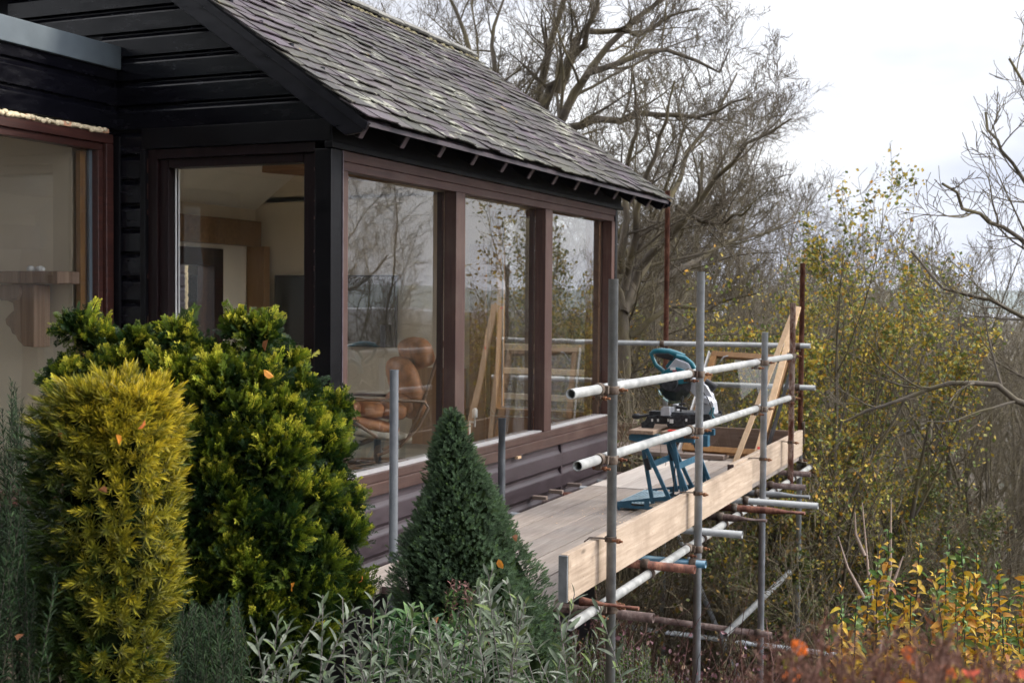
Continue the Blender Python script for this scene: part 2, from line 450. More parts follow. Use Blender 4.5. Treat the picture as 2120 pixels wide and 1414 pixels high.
M['bark_dark'] = bark('dark_bark', (.025, .021, .018), (.055, .045, .036), (.07, .065, .03))
M['twig_brown'] = bark('brown_twigs', (.085, .070, .046), (.17, .138, .092), (.16, .135, .055), .5)
M['stem_red'] = plain('reddish_stems', (.09, .035, .028), .7, 0, .4, 30)
M['stem_grey'] = plain('grey_purple_stems', (.16, .14, .135), .8, 0, .3, 30)
M['core'] = plain('dark_inner_filler', (.007, .011, .004), 1.0, 0, .6, 40, .6); M['core'].node_tree.nodes['Principled BSDF'].inputs['Specular IOR Level'].default_value = 0.0  # near-black filler, puts the shade inside dense plants into colour

# ------------------------------------------------------------------ setting: ground, hills
def gz(x, y):
    s = .38*x + .925*y
    xs = [-60, 2.2, 3.6, 5.2, 7.5, 10, 14, 20, 30, 45, 80, 160, 400, 1400]
    zs = [-1.2, -1.5, -1.9, -3.0, -4.3, -5.0, -6.0, -7.3, -9.0, -11, -14, -17, -17, -17]
    return np.interp(s, xs, zs)
def ground_mat():
    m, t, b = new_mat('leaf_litter_soil')
    v = coords(t); n = noise(t, v, 3, 8, .7); n2 = noise(t, v, .4, 5, .6)
    c = ramp(t, n, [(.3, (.022, .015, .009)), (.55, (.055, .036, .02)), (.75, (.10, .065, .03))])
    c = mix(t, ramp(t, n2, [(.45, 0), (.65, .7)]), c, (.03, .04, .014))
    t.links.new(c, b.inputs['Base Color']); S(b, Roughness=.95); bump(t, b, n, .8, .05); return m
M['ground'] = ground_mat()
def ground():
    ax = np.concatenate([-np.geomspace(1400, 20, 24), np.linspace(-18, 40, 90), np.geomspace(44, 1500, 26)])
    ay = np.concatenate([-np.geomspace(600, 12, 14), np.linspace(-10, 50, 100), np.geomspace(53, 1800, 26)])
    X, Y = np.meshgrid(ax, ay); Z = gz(X, Y)
    rng = np.random.RandomState(2); near = (np.abs(X) < 60) & (np.abs(Y) < 60)
    Z = Z + rng.randn(*Z.shape)*.05*near
    n, m_ = X.shape
    idx = np.arange(n*m_).reshape(n, m_)
    Fq = np.stack([idx[:-1, :-1], idx[:-1, 1:], idx[1:, 1:], idx[1:, :-1]], -1).reshape(-1, 4)
    o = np_mesh('ground', np.stack([X, Y, Z], -1), [Fq], M['ground'], smooth=True)
    tag(o, 'dark leaf littered hillside falling away from the house', 'ground', kind='structure')
ground()
def hills():
    m, t, b = new_mat('distant_hillside')
    n = noise(t, coords(t), .004, 6, .6)
    t.links.new(ramp(t, n, [(.35, (.035, .05, .025)), (.65, (.07, .085, .04))]), b.inputs['Base Color']); S(b, Roughness=1)
    th = np.linspace(rad(-75), rad(100), 120); rng = np.random.RandomState(5)
    V = []
    hh = 26 + 22*np.interp(th, np.linspace(th[0], th[-1], 19), rng.rand(19)) + rng.rand(len(th))*2
    for r_, k in ((2600, -1), (3000, .55), (3500, 1.0), (4200, .3), (5200, -1)):
        for a, h in zip(th, hh):
            z = -18 if k < 0 else -18 + (h+18)*k
            V.append((r_*math.sin(a), r_*math.cos(a), z))
    n_ = len(th); Fq = [(j*n_+i, j*n_+i+1, (j+1)*n_+i+1, (j+1)*n_+i) for j in range(4) for i in range(n_-1)]
    o = np_mesh('hills', V, [np.array(Fq)], m, smooth=True)
    tag(o, 'faint blue hills on the horizon beyond the woods', 'hills', kind='structure')
hills()

# ================================================================== HOUSE
WX = -3.55        # outer face of the long window wall
GY = 5.82         # gable wall plane
LX = -5.00        # plane of the set-back wing wall on the left
HY = 10.50        # far end of the long wall
house = empty('house', (-5.3, 8.0, -1.6), 'black weatherboarded timber house with old slate roof and large picture windows', 'house')

def clad_profile(z0, z1, pitch=.139, phase=.96):
    """list of (z, out) points from z0 to z1 of a cove-topped shiplap"""
    pts = []
    k = math.floor((z0-phase)/pitch)
    z = phase + k*pitch
    seq = [(0.0, .026), (.092, .026), (.100, .023), (.110, .014), (.122, .006), (.1385, .003)]
    while z < z1:
        for dz, o in seq:
            if z0-1e-6 <= z+dz <= z1+1e-6: pts.append((z+dz, o))
        z += pitch
    if pts[0][0] > z0+.002: pts.insert(0, (z0, pts[0][1]))
    if pts[-1][0] < z1-.002: pts.append((z1, pts[-1][1]))
    return pts
def clad(mb, plane, c, a0, a1, z0, z1, sign=1, pitch=.139, phase=.96):
    """plane 'x' -> wall at X=c facing +X, a = Y range ; plane 'y' -> wall at Y=c facing -Y, a = X range"""
    pr = clad_profile(z0, z1, pitch, phase)
    V = []
    for z, o in pr:
        for a in (a0, a1):
            V.append((c+o*sign, a, z) if plane == 'x' else (a, c-o*sign, z))
    n = len(pr)
    Fc = [(2*i, 2*i+1, 2*i+3, 2*i+2) for i in range(n-1)]
    # end caps back to the wall plane
    for side in (0, 1):
        b0 = len(V)
        for z, o in pr:
            a = (a0, a1)[side]
            V.append((c-.02*sign, a, z) if plane == 'x' else (a, c+.02*sign, z))
        Fc += [(2*i+side, 2*i+2+side, b0+i+1, b0+i) for i in range(n-1)]
    mb.add(V, Fc)

# --- walls (solid cores) -----------------------------------------------------
T = .14
core = MB()
core.box(WX-T, WX-.024, GY+.17, HY, -1.62, -1.10)              # below long windows
core.box(WX-T, WX-.024, GY+.17, HY, .80, 1.02)                 # above long windows
core.box(-4.76, -3.55, GY, GY+T, -1.62, -1.05)                 # gable, below its window
core.box(-4.76, WX-.03, GY, GY+T, .84, .98)
core.box(-5.30, -4.76, GY, GY+T, -1.62, 1.0)
core.box(-7.2, -5.30, GY, GY+T, -1.62, 1.0)
# gable triangle
RS = .705
def rz(x): return .955 + RS*(-3.25 - x) if x > -5.3 else .955 + RS*(-3.25+5.3) - RS*(-5.3 - x)
core.prism([(-3.6, .98), (-7.2, .98), (-7.2, rz(-7.2)-.1), (-5.3, rz(-5.3)-.1), (-3.6, rz(-3.6)-.1)], 'y', GY, GY+T)
core.prism([(-3.6, .82), (-7.2, .82), (-7.2, rz(-7.2)-.1), (-5.3, rz(-5.3)-.1), (-3.6, rz(-3.6)-.1)], 'y', HY-T, HY-.002)
core.build('wall', M['soot'], house)
# plinth below the cladding, black to put the void's shade into colour
pl = MB(); pl.box(-7.1, WX-.12, GY+.1, HY-.1, -6.0, -1.62); pl.box(-9.5, -5.12, -1.0, GY-.002, -4.0, -1.62)
pl.build('foundation', M['soot'], house)
# --- cladding
g = MB()
zz = .96
for k in range(12):
    z0 = zz + k*.139; z1 = z0+.139
    if z0 > 2.3: break
    xr = -3.25 - (z0+.139-.955+.06)/RS
    clad(g, 'y', GY, -5.8 if k > 3 else LX-.1, min(-3.56, xr+.12), z0, z1-.0005)
g.build('gable_cladding', M['black'], house)
g2 = MB(); clad(g2, 'y', GY, LX-.05, -4.775, -1.6, .959); g2.build('gable_cladding', M['black'], house)
s_ = MB()
phl = -1.62
for (a, b) in ((6.03, 7.02), (7.05, 9.22), (9.25, HY-.06)):
    clad(s_, 'x', WX-.02, a, b, -1.62, -1.125, pitch=.165, phase=phl)
s_.build('long_wall_cladding', M['black_lit'], house)
br = MB()
for y in (7.035, 9.235): br.box(WX-.03, WX+.006, y-.014, y+.014, -1.60, -1.13)
br.box(WX-.05, WX-.001, GY+.17, HY, -1.66, -1.621)
br.build('cover_strip', M['black_lit'], house)
# corner post, far post, head boards
cp = MB(); cp.box(WX-.0975, WX+.004, GY-.03, GY+.082, -1.62, .80); o = cp.build('corner_post', M['soot'], house, .004)
cp = MB(); cp.box(WX-.05, WX+.008, GY+.083, GY+.092, -1.62, .80); cp.build('worn_post_edge', M['post_worn'], house)
cp = MB(); cp.box(WX-.14, WX+.004, HY+.002, HY+.06, -1.62, .80); cp.build('corner_post', M['soot'], house, .004)
hb = MB(); hb.box(WX-.03, WX+.022, GY-.045, HY+.16, .802, .835); hb.box(WX-.03, WX+.010, GY-.03, HY+.14, .836, 1.00)
hb.build('head_board', M['soot'], house, .003)
gh = MB(); gh.box(-4.80, WX-.0, GY-.032, GY-.002, .842, .956); gh.build('gable_head_board', M['soot'], house, .003)
tr_ = MB(); tr_.box(-4.80, -4.765, GY-.045, GY-.001, -1.6, .84); tr_.box(LX+.0, LX+.05, GY-.04, GY-.025, -1.6, .92)
tr_.build('corner_trim', M['soot'], house, .003)

# --- windows ---------------------------------------------------------------
def pane(parent, verts, mt='glass'):
    return np_mesh('pane', verts, [np.array([[0, 1, 2, 3]])], M[mt], parent)
GX = WX-.085
Ys = [GY+.094]
MA, MB_, NA, NB = 7.325, 7.462, 8.875, 9.020   # the two mullions
# reveals in photo: jamb 5.914-5.98, mullions, last jamb
win = empty('window', (WX, 7.4, -1.1)); win.parent = house; win.location = Vector((WX, 8.0, -1.1)) - Vector(house.location)
h = MB(); h.box(WX-.09, WX+.003, Ys[0], HY, .745, .80); h.box(WX-.09, WX-.006, Ys[0], HY, .695, .744); h.build('window_head', M['frame_red'], win, .003)
h = MB(); h.box(WX-.09, WX+.004, Ys[0], HY, -1.045, -.995)
h.box(WX-.09, WX+.018, Ys[0]-.0, HY+.02, -1.118, -1.046); h.build('window_sill', M['frame_red'], win, .004)
h = MB(); h.box(WX-.088, WX-.02, Ys[0]+.06, HY-.06, -.9945, -.985); h.build('glazing_bead', M['white_bead'], win)
for (a, b) in ((Ys[0], Ys[0]+.062), (MA, MB_), (NA, NB), (10.42, HY)):
    h = MB(); h.box(WX-.088, WX-.001, a, b, -.994, .694); h.build('mullion', M['frame_red_z'], win, .003)
for (a, b) in ((Ys[0]+.062, MA), (MB_, NA), (NB, 10.42)):
    h = MB()
    h.box(GX-.04, GX-.006, b-.028, b, -.994, .694)
    h.build('inner_stop', M['frame_mid'], win)
    pane(win, [(GX, a, -.994), (GX, b, -.994), (GX, b, .694), (GX, a, .694)])
# fresh wood chip at the joint
h = MB(); h.box(WX+.005, WX+.03, 8.30, 8.36, -1.135, -1.118); h.build('wood_chip', M['batten'], win)

gw = empty('window', (0, 0, 0)); gw.parent = house; gw.location = Vector((-4.2, GY, -1.0)) - Vector(house.location)
h = MB()
h.box(-4.763, -4.70, GY-.02, GY+.10, -1.05, .84); h.box(-3.659, -3.651, GY-.02, GY+.10, -1.05, .84)
h.box(-4.70, -3.659, GY-.02, GY+.10, .785, .84); h.box(-4.70, -3.659, GY-.02, GY+.10, -1.05, -.99)
h.build('window_frame', M['frame_dark'], gw, .003)
h = MB()
h.box(-4.699, -4.635, GY+.0, GY+.09, -.989, .784); h.box(-3.735, -3.660, GY+.0, GY+.09, -.989, .784)
h.box(-4.634, -3.736, GY+.0, GY+.09, .735, .784); h.box(-4.634, -3.736, GY, GY+.09, -.989, -.94)
h.build('sash', M['frame_dark'], gw, .004)
h = MB(); h.box(-4.630, -4.622, GY+.052, GY+.058, -.94, .735); h.box(-4.616, -4.611, GY+.064, GY+.068, -.94, .735); h.build('spacer_bar', M['white'], gw)
pane(gw, [(-4.634, GY+.07, -.94), (-3.736, GY+.07, -.94), (-3.736, GY+.07, .735), (-4.634, GY+.07, .735)])
# paint flakes at the outer frame joint
h = MB()
rr = random.Random(4)
for i in range(9):
    z = rr.uniform(-.6, .8); hgt = rr.uniform(.01, .09); h.box(-4.7665, -4.7625, GY-.024, GY-.0205, z, z+hgt)
    z = rr.uniform(-.6, .8); h.box(-3.6505, -3.6485, GY-.034, GY-.030, z, z+rr.uniform(.004, .02))
h.build('flaking_paint', M['frame_red'], gw)

# wing window (left, in the set-back wall facing +X)
lw = empty('window', (0, 0, 0)); lw.parent = house; lw.location = Vector((LX, 4.0, -1.0)) - Vector(house.location)
h = MB()
h.box(LX-.09, LX+.012, 2.2, 5.775, .875, .93); h.box(LX-.09, LX+.012, 5.715, 5.775, -1.05, .874)
h.box(LX-.09, LX+.03, 2.2, 5.775, -1.10, -1.051); h.box(LX-.09, LX+.012, 2.2, 2.26, -1.05, .874)
h.build('window_frame', M['frame_mid'], lw, .004)
h = MB(); h.box(LX-.085, LX-.012, 2.261, 5.714, .835, .8745); h.box(LX-.085, LX-.012, 5.675, 5.714, -1.05, .8345); h.box(LX-.085, LX-.012, 2.261, 5.674, -1.05, -1.01)
h.build('sash', M['frame_mid'], lw, .003)
h = MB(); h.box(LX-.075, LX-.055, 5.652, 5.674, -1.0, .834); h.build('spacer_bar', M['lead'], lw)
h = MB(); h.box(LX-.12, LX-.088, 5.615, 5.672, -1.0, .83); h.build('inner_lining', M['pine'], lw)
pane(lw, [(LX-.06, 2.261, -1.01), (LX-.06, 5.674, -1.01), (LX-.06, 5.674, .834), (LX-.06, 2.261, .834)], 'glass_coated')
# expanding foam and chips of raw wood over the frame
fm = MB(); rr = random.Random(7)
y = 4.6
while y < 5.72:
    r_ = rr.uniform(.008, .016); fm.ball((LX+.012+rr.uniform(-.006, .006), y, .945+rr.uniform(-.006, .006)), r_, 8, 6, (1, rr.uniform(1, 1.9), rr.uniform(.8, 1.2))); y += rr.uniform(.007, .016)
fm.build('foam_bead', M['foam'], lw)
for y in (5.13, 5.40, 5.70):
    ch = MB(); ch.box(LX-.01, LX+.020, y-.035, y+.03, .932, .958); ch.build('packing_chip', M['raw_wood'], lw, .002)

# wing walls and roof edge
FLZ0 = -1.33
core = MB()
core.box(LX-T, LX-.002, -1.0, 2.19, -1.62, 1.29); core.box(LX-T, LX-.002, 2.19, GY-.002, -1.62, -1.101); core.box(LX-T, LX-.002, 2.19, GY-.002, .975, 1.29)
core.box(-9.0, LX-T, -1.0, -.86, -1.62, 1.29); core.box(-9.2, -9.0, -1.0, -.4, -1.62, 1.29); core.box(-9.2, -9.0, 4.6, GY-.002, -1.62, 1.29); core.box(-9.2, -9.0, -.4, 4.6, -1.62, -1.0); core.box(-9.2, -9.0, -.4, 4.6, 1.05, 1.29)
core.build('wing_wall', M['soot'], house)
for q_ in ((LX-T-.012, LX-T-.001, 2.19, GY-.21, FLZ0, -1.101), (LX-T-.012, LX-T-.001, 2.19, 5.6, .975, 1.23), (-8.99, LX-T-.013, -.859, -.845, FLZ0, 1.23), (-8.999, -8.988, 4.6, 5.6, FLZ0, 1.23)):
    core = MB(); core.box(*q_); core.build('interior_lining', M['cream'], house)
cl = MB(); clad(cl, 'x', LX, 1.0, GY-.03, .965, 1.30, phase=.96); clad(cl, 'x', LX, 1.0, 2.18, -1.6, .96)
cl.build('wing_cladding', M['black'], house)
fr_ = MB(); fr_.box(-9.25, LX-.001, -1.05, GY-.026, 1.301, 1.325); fr_.build('flat_roof', M['soot'], house)
fa = MB(); fa.box(LX-.02, LX+.055, -1.05, GY-.028, 1.300, 1.432); fa.build('roof_edge_trim', M['lead'], house, .004)

# --- roof --------------------------------------------------------------------
Y0, Y1 = 5.55, 11.10
Rn = Vector((RS, 0, 1)).normalized(); Rd = Vector((-1, 0, RS)).normalized()   # normal, up-slope
E0 = Vector((-3.215, 0, rz(-3.215)))
slope_len = (Vector((-5.3, 0, rz(-5.3)))-E0).length
deckm = MB()
def rp(u, y, n=0):   # point on the roof plane: u up the slope, y along, n off it
    p = E0 + Rd*u + Rn*n; return (p.x, y, p.z)
deckm.add([rp(u, y, n) for u in (.03, slope_len) for y in (Y0+.03, Y1-.03) for n in (-.032, -.012)],
          [(0, 1, 3, 2), (4, 6, 7, 5), (0, 4, 5, 1), (2, 3, 7, 6), (0, 2, 6, 4), (1, 5, 7, 3)])
# far slope
deckm.add([(x, y, rz(x)+dz) for x in (-5.3, -7.45) for y in (Y0+.02, Y1-.02) for dz in (-.05, -.005)],
          [(0, 1, 3, 2), (4, 6, 7, 5), (0, 4, 5, 1), (2, 3, 7, 6), (0, 2, 6, 4), (1, 5, 7, 3)])
roof = empty('roof', (0, 0, 0)); roof.parent = house; roof.location = Vector((-5.3, 8, 1)) - Vector(house.location)
deckm.build('roof_deck', M['soot'], roof)
def slates():
    rng = np.random.RandomState(11); V = []; Fq = []; Cc = []
    gauge = .124; ncourse = int(slope_len/gauge)+1
    pal = np.array([(.105, .090, .112), (.125, .110, .120), (.085, .078, .092), (.10, .10, .092), (.14, .115, .145), (.075, .072, .072), (.12, .12, .095), (.17, .15, .185)])
    for k in range(ncourse):
        u0 = -.03 + k*gauge; y = Y0 - rng.rand()*.12 - (.11 if k % 2 else 0)
        while y < Y1:
            wd = .16*rng.uniform(.82, 1.2) + .02; ya, yb = max(Y0, y)+.0015, min(Y1, y+wd)-.0015; y += wd
            if yb-ya < .04: continue
            ln = gauge*1.55; t0 = .006; lift = rng.uniform(.006, .016); ju = rng.uniform(-.016, .014); ja = rng.uniform(-.011, .011)
            if u0+ln > slope_len: ln = slope_len-u0
            if ln < .03: continue
            n_lo, n_hi = lift, -.004
            ra = rng.uniform(-.003, .003, 4); mid = (ya+yb)/2; jm = rng.uniform(-.006, .006)
            b = len(V)
            P = [(u0+ju+ja, ya, n_lo+ra[0]), (u0+ju+jm-.002, mid, n_lo+ra[1]), (u0+ju-ja, yb, n_lo+ra[2]), (u0+ln, yb, n_hi), (u0+ln, ya, n_hi)]
            for (u, yy, n) in P: V.append(rp(u, yy, n))
            for (u, yy, n) in P: V.append(rp(u, yy, n-t0))
            Fq.append(((b, b+1, b+2, b+3, b+4), (b+0, b+5, b+6, b+1), (b+1, b+6, b+7, b+2), (b+2, b+7, b+8, b+3), (b+4, b+9, b+5, b+0)))
            c = pal[rng.randint(len(pal))]*rng.uniform(.5, .85)*np.array([.62, .51, .54]); Cc += [c]*10
    F5 = np.array([f[0] for f in Fq]); F4 = np.array([q for f in Fq for q in f[1:]])
    np_mesh('slates', V, [F5, F4], M['slate'], roof, col=np.array(Cc))
slates()
rg = MB(); y = Y0-.02; k = 0
while y < Y1-.05:
    y2 = min(y+.455, Y1+.02); zc = rz(-5.3)-.105; ln = []
    for i in range(9):
        a = rad(-62+i*15.5); ln.append((-5.3+math.sin(a)*.155, zc+math.cos(a)*.125+ (.006 if k % 2 else 0)))
    inn = [(-5.3+(p[0]+5.3)*.88, p[1]-.014) for p in ln][::-1]
    rg.prism(ln+inn, 'y', y+.003, y2-.003, False); y = y2; k += 1
rg.build('ridge_tiles', M['ridge'], roof)
mo = MB(); rr = random.Random(3); y = Y0
while y < Y1:
    mo.ball((-5.3+.135+rr.uniform(-.01, .015), y, rz(-5.165)+rr.uniform(-.015, .008)), rr.uniform(.012, .026), 7, 5, (1, 1.5, .8)); y += rr.uniform(.018, .04)
mo.build('ridge_moss', M['mortar'], roof)
# bargeboards (near and far) and rafter tails
def barge(y0, y1, name='bargeboard'):
    b = MB()
    b.prism([(-3.20, rz(-3.20)-.030), (-3.245, rz(-3.2)-.075), (-3.34, rz(-3.34)-.185), (-5.3, rz(-5.3)-.185), (-5.3, rz(-5.3)-.034)], 'y', y0, y1)
    b.build(name, M['barge'], roof, .004)
    b = MB(); b.prism([(-3.20, rz(-3.20)-.028), (-3.215, rz(-3.2)-.07), (-5.3, rz(-5.3)-.085), (-5.3, rz(-5.3)-.03)], 'y', y0-.016, y0-.001)
    b.build('verge_trim', M['barge'], roof, .003)
barge(Y0+.035, Y0+.06); barge(Y1-.06, Y1-.035)
ty = 5.60
for k in range(13):
    y = Y0 + .10 + k*.448
    b = MB()
    b.prism([(-3.242, rz(-3.235)-.038), (-3.294, rz(-3.235)-.118), (-3.36, rz(-3.33)-.150), (-3.55, rz(-3.62)-.165), (-3.55, rz(-3.62)-.038)], 'y', y-.022, y+.022)
    b.build('rafter_tail', M['soot'], roof, .003)
    b = MB(); b.prism([(-3.236, rz(-3.235)-.045), (-3.288, rz(-3.235)-.122), (-3.293, rz(-3.235)-.119), (-3.241, rz(-3.235)-.045)], 'y', y-.0215, y+.0215)
    b.build('worn_rafter_end', M['black_lit'], roof)
b = MB(); b.prism([(-3.222, rz(-3.222)-.034), (-3.222, rz(-3.222)-.058), (-3.26, rz(-3.26)-.058), (-3.26, rz(-3.26)-.034)], 'y', Y0+.07, Y1-.07); b.build('tilting_fillet', M['black_lit'], roof)

# --- inside ------------------------------------------------------------------
FLZ = -1.33
inn = MB()
inn.box(-7.35, WX-T, GY+T, HY-T, FLZ-.05, FLZ); inn.build('interior_floor', M['floorcol'], house)
inn = MB(); inn.box(-9.0, LX-T, -.86, GY, FLZ-.05, FLZ); inn.build('interior_floor', M['floorcol'], house)
iw = MB()
FY = HY-T-.002     # inner face of far wall
# far wall with its window opening X -4.62..-3.75, Z -1.0..0.78
iw.box(-7.2, -4.66, FY, HY-.004, -1.62, .98); iw.box(-4.66, WX-.03, FY, HY-.004, -1.62, -1.03); iw.box(-4.66, WX-.03, FY, HY-.004, .80, .98)
iw.box(-7.2, -4.8, GY+T, GY+T+.02, -1.6, 1.6)                       # inside of the gable
iw.box(WX-T-.02, WX-T, GY+.2, FY, FLZ, -1.03)                        # under the long windows
iw.build('interior_wall', M['cream'], house)
iw = MB(); iw.prism([(-3.72, .981), (-7.15, .981), (-7.15, rz(-7.15)-.17), (-5.3, rz(-5.3)-.17), (-3.72, rz(-3.72)-.17)], 'y', FY-.006, FY-.001); iw.box(-7.15, -3.72, FY-.006, FY-.001, .801, .980); iw.build('interior_wall', M['cream'], house)
ow = MB()      # opposite (west) wall, window opening Y 8.95..9.75
ow.box(-7.35, -7.2, GY, 6.15, -1.62, 1.0); ow.box(-7.35, -7.2, 8.75, 8.90, -1.62, 1.0); ow.box(-7.35, -7.2, 6.15, 8.75, -1.62, -1.2); ow.box(-7.35, -7.2, 6.15, 8.75, .85, 1.0); ow.box(-7.35, -7.2, 9.80, HY, -1.62, 1.0); ow.box(-7.35, -7.2, 8.90, 9.80, -1.62, -.75); ow.box(-7.35, -7.2, 8.90, 9.80, .46, 1.0)
ow.build('interior_wall', M['cream'], house)
pw = empty('added_glazing', (0, 0, 0)); pw.parent = house; pw.location = Vector((-7.3, 7.4, -1.2)) - Vector(house.location)  # unseen glazed opening added to let more daylight into the room
ce = MB()
for sgn in (1, -1):
    xs = (-3.7, -5.3) if sgn > 0 else (-5.3, -7.3)
    ce.add([(x, y, rz(x)-.20+dz) for x in xs for y in (GY+.13, HY-.13) for dz in (0, .03)],
           [(0, 1, 3, 2), (4, 6, 7, 5), (0, 4, 5, 1), (2, 3, 7, 6), (0, 2, 6, 4), (1, 5, 7, 3)])
ce.build('ceiling', M['white_wall'], house)
ce = MB(); ce.box(-8.99, LX-T, -.85, GY-.01, 1.24, 1.285); ce.build('ceiling', M['cream'], house)
# beams and posts in the main room
bm = MB(); bm.box(-7.19, -7.08, GY+.2, FY-.07, .50, .74); bm.build('beam', M['pine_x'], house, .005)
bm = MB(); bm.box(-7.19, -6.99, FY-.16, FY-.061, FLZ, .499); bm.build('post', M['pine'], house, .005)
bm = MB(); bm.bar((-5.4, 7.9, 1.0), (-4.0, 7.9, .86), .09, .14); bm.box(-5.4, -3.75, 6.05, 6.13, .80, .90); bm.build('beam', M['pine_x'], house, .005)
bm = MB(); bm.box(-4.86, -4.70, FY-.05, FY-.003, FLZ, .499); bm.build('post', M['pine'], house, .005)
h = MB(); h.box(-3.74, -3.642, FY-.020, HY-.03, -1.02, .79); h.build('post', M['bent_wood'], house)
# far window frame + pane ; west window frame + pane
fw = empty('window', (0, 0, 0)); fw.parent = house; fw.location = Vector((-4.2, HY, -1.0)) - Vector(house.location)
h = MB(); h.box(-4.66, -4.60, FY-.03, HY+.01, -1.03, .80); h.box(-3.76, -3.70, FY-.03, HY+.01, -1.03, .80); h.box(-4.60, -3.76, FY-.03, HY+.01, -1.03, -.97); h.box(-4.60, -3.76, FY-.03, HY+.01, .74, .80)
h.build('window_frame', M['pine'], fw, .003)
h = MB(); h.box(-4.598, -4.585, HY-.06, HY-.05, -.97, .74); h.box(-4.585, -3.76, HY-.06, HY-.05, -.97, -.955); h.build('glazing_bead', M['white_bead'], fw)
pane(fw, [(-4.60, HY-.07, -.97), (-3.76, HY-.07, -.97), (-3.76, HY-.07, .74), (-4.60, HY-.07, .74)])
ww = empty('window', (0, 0, 0)); ww.parent = house; ww.location = Vector((-7.3, 9.3, -.75)) - Vector(house.location)
h = MB(); h.box(-7.36, -7.17, 8.90, 9.00, -.75, .46); h.box(-7.36, -7.17, 9.66, 9.80, -.75, .46); h.box(-7.36, -7.17, 9.0, 9.66, .30, .46); h.box(-7.36, -7.17, 9.0, 9.66, -.75, -.68); h.build('window_frame', M['frame_mid'], ww, .003)
pane(ww, [(-7.27, 9.0, -.68), (-7.27, 9.66, -.68), (-7.27, 9.66, .30), (-7.27, 9.0, .30)])
pane(pw, [(-7.27, 6.2, -1.2), (-7.27, 8.7, -1.2), (-7.27, 8.7, .85), (-7.27, 6.2, .85)])
for (a_, b_) in ((6.15, 6.22), (7.40, 7.50), (8.68, 8.75)):
    h = MB(); h.box(-7.31, -7.23, a_, b_, -1.199, .849); h.build('added_glazing_stile', M['pine'], pw, .003)
bw = empty('window', (0, 0, 0)); bw.parent = house; bw.location = Vector((-9.1, 2.1, -1)) - Vector(house.location)  # unseen rear window added to brighten the wing room
pane(bw, [(-9.1, -.4, -1.0), (-9.1, 4.6, -1.0), (-9.1, 4.6, 1.05), (-9.1, -.4, 1.05)])
for y_ in (-.36, 1.2, 2.9, 4.56):
    h = MB(); h.box(-9.15, -9.05, y_-.04, y_+.04, -.999, 1.049); h.build('mullion', M['pine'], bw, .003)
# panelling below the far window and at the long wall
pn = MB(); pn.box(-5.45, -3.70, FY-.012, FY-.001, FLZ, -1.04); pn.box(-5.45, -4.90, FY-.03, FY-.0125, FLZ, -.62)
pn.build('panelling', M['pine'], house, .003)
# wing room: chimney wall with corbel
cb = MB(); cb.box(-8.99, LX-T-.014, 5.62, GY-.004, FLZ, 1.23); cb.build('interior_wall', M['cream'], house)
cb = MB(); cb.box(-8.99, -6.35, 5.585, 5.619, FLZ, .62); cb.build('fireplace_breast', M['white_wall'], house)

# outside west: grey clad return wall seen through the west window
outb = empty('clad_wing', (-8.9, 11.5, -1.6), 'grey weatherboarded wing glimpsed through the far window of the room', 'house wing')
g = MB(); clad(g, 'y', 10.35, -10.6, -8.02, -1.6, 1.3); g.build('cladding', M['post_worn'], outb)
g = MB(); g.box(-10.6, -8.03, 10.36, 12.5, -1.62, 1.4); g.build('wall', M['soot'], outb)
g = MB(); rr = random.Random(5); z = -1.5
while z < 1.3: g.ball((-8.005+rr.uniform(-.006, .006), 10.33, z), rr.uniform(.012, .018), 7, 5, (1, 1, 1.5)); z += .022
g.build('foam_bead', M['foam'], outb)

# ================================================================== SCAFFOLD
scaf = empty('scaffold', (-2.6, 8.6, -4.5), 'tube and clamp scaffold with guard rails and toe boards wrapped round the house', 'scaffold')
TR = .0242
PZ = -1.40            # top of the working platform
def pipe(name, p0, p1, mat, flat=None, r=TR):
    b = MB(); p0, p1 = Vector(p0), Vector(p1)
    if flat:     # one crushed end (at p1)
        d = (p1-p0).normalized(); L_ = (p1-p0).length
        b.path([p0, p0+d*(L_-.22), p0+d*(L_-.12), p0+d*(L_-.05), p1], [r, r, r*1.05, r*1.15, r*1.2], 18, None, True, [(1, 1), (1, 1), flat, (flat[0], flat[1]*.9), flat])
    else: b.path([p0, p1], r, 20, .004)
    return b.build(name, M[mat], scaf)
def gzz(x, y): return float(gz(x, y)) - .05
def coupler(c, ax1, c2, ax2, bolt_dir):
    """right-angle coupler: band round the tube at c (axis ax1) and round the tube at c2 (axis ax2), with T-bolts"""
    c, c2, ax1, ax2 = Vector(c), Vector(c2), Vector(ax1).normalized(), Vector(ax2).normalized()
    b = MB()
    for cc, ax in ((c, ax1), (c2, ax2)):
        b.path([cc-ax*.021, cc-ax*.015, cc+ax*.015, cc+ax*.021], [TR+.004, TR+.0075, TR+.0075, TR+.004], 16)
        u = ax.cross(Vector(bolt_dir)); u = u.normalized() if u.length > .1 else ax.orthogonal().normalized()
        side = u*(TR+.017)
        b.bar(cc+side-ax*.018, cc+side+ax*.018, .030, .020, u)
    m_ = (c+c2)/2; b.bar(m_-ax1*.02, m_+ax1*.02, .042, .042)
    o = b.build('coupler', M['fitting'], scaf, .002)
    t = MB(); bd = Vector(bolt_dir).normalized()
    for cc, ax in ((c, ax1), (c2, ax2)):
        u = ax.cross(bd)
        if u.length < .1: u = ax.orthogonal()
        u.normalize(); p = cc + u*(TR+.019)
        d2 = bd if abs(bd.dot(ax)) < .5 else u.cross(ax)
        t.path([p-d2*.03, p+d2*.062], .0058, 8); t.path([p+d2*.026, p+d2*.040], .0115, 6)
        t.path([p-d2*.034, p-d2*.026], .010, 6)
    t.build('bolt', M['bolt'], o)
    return o
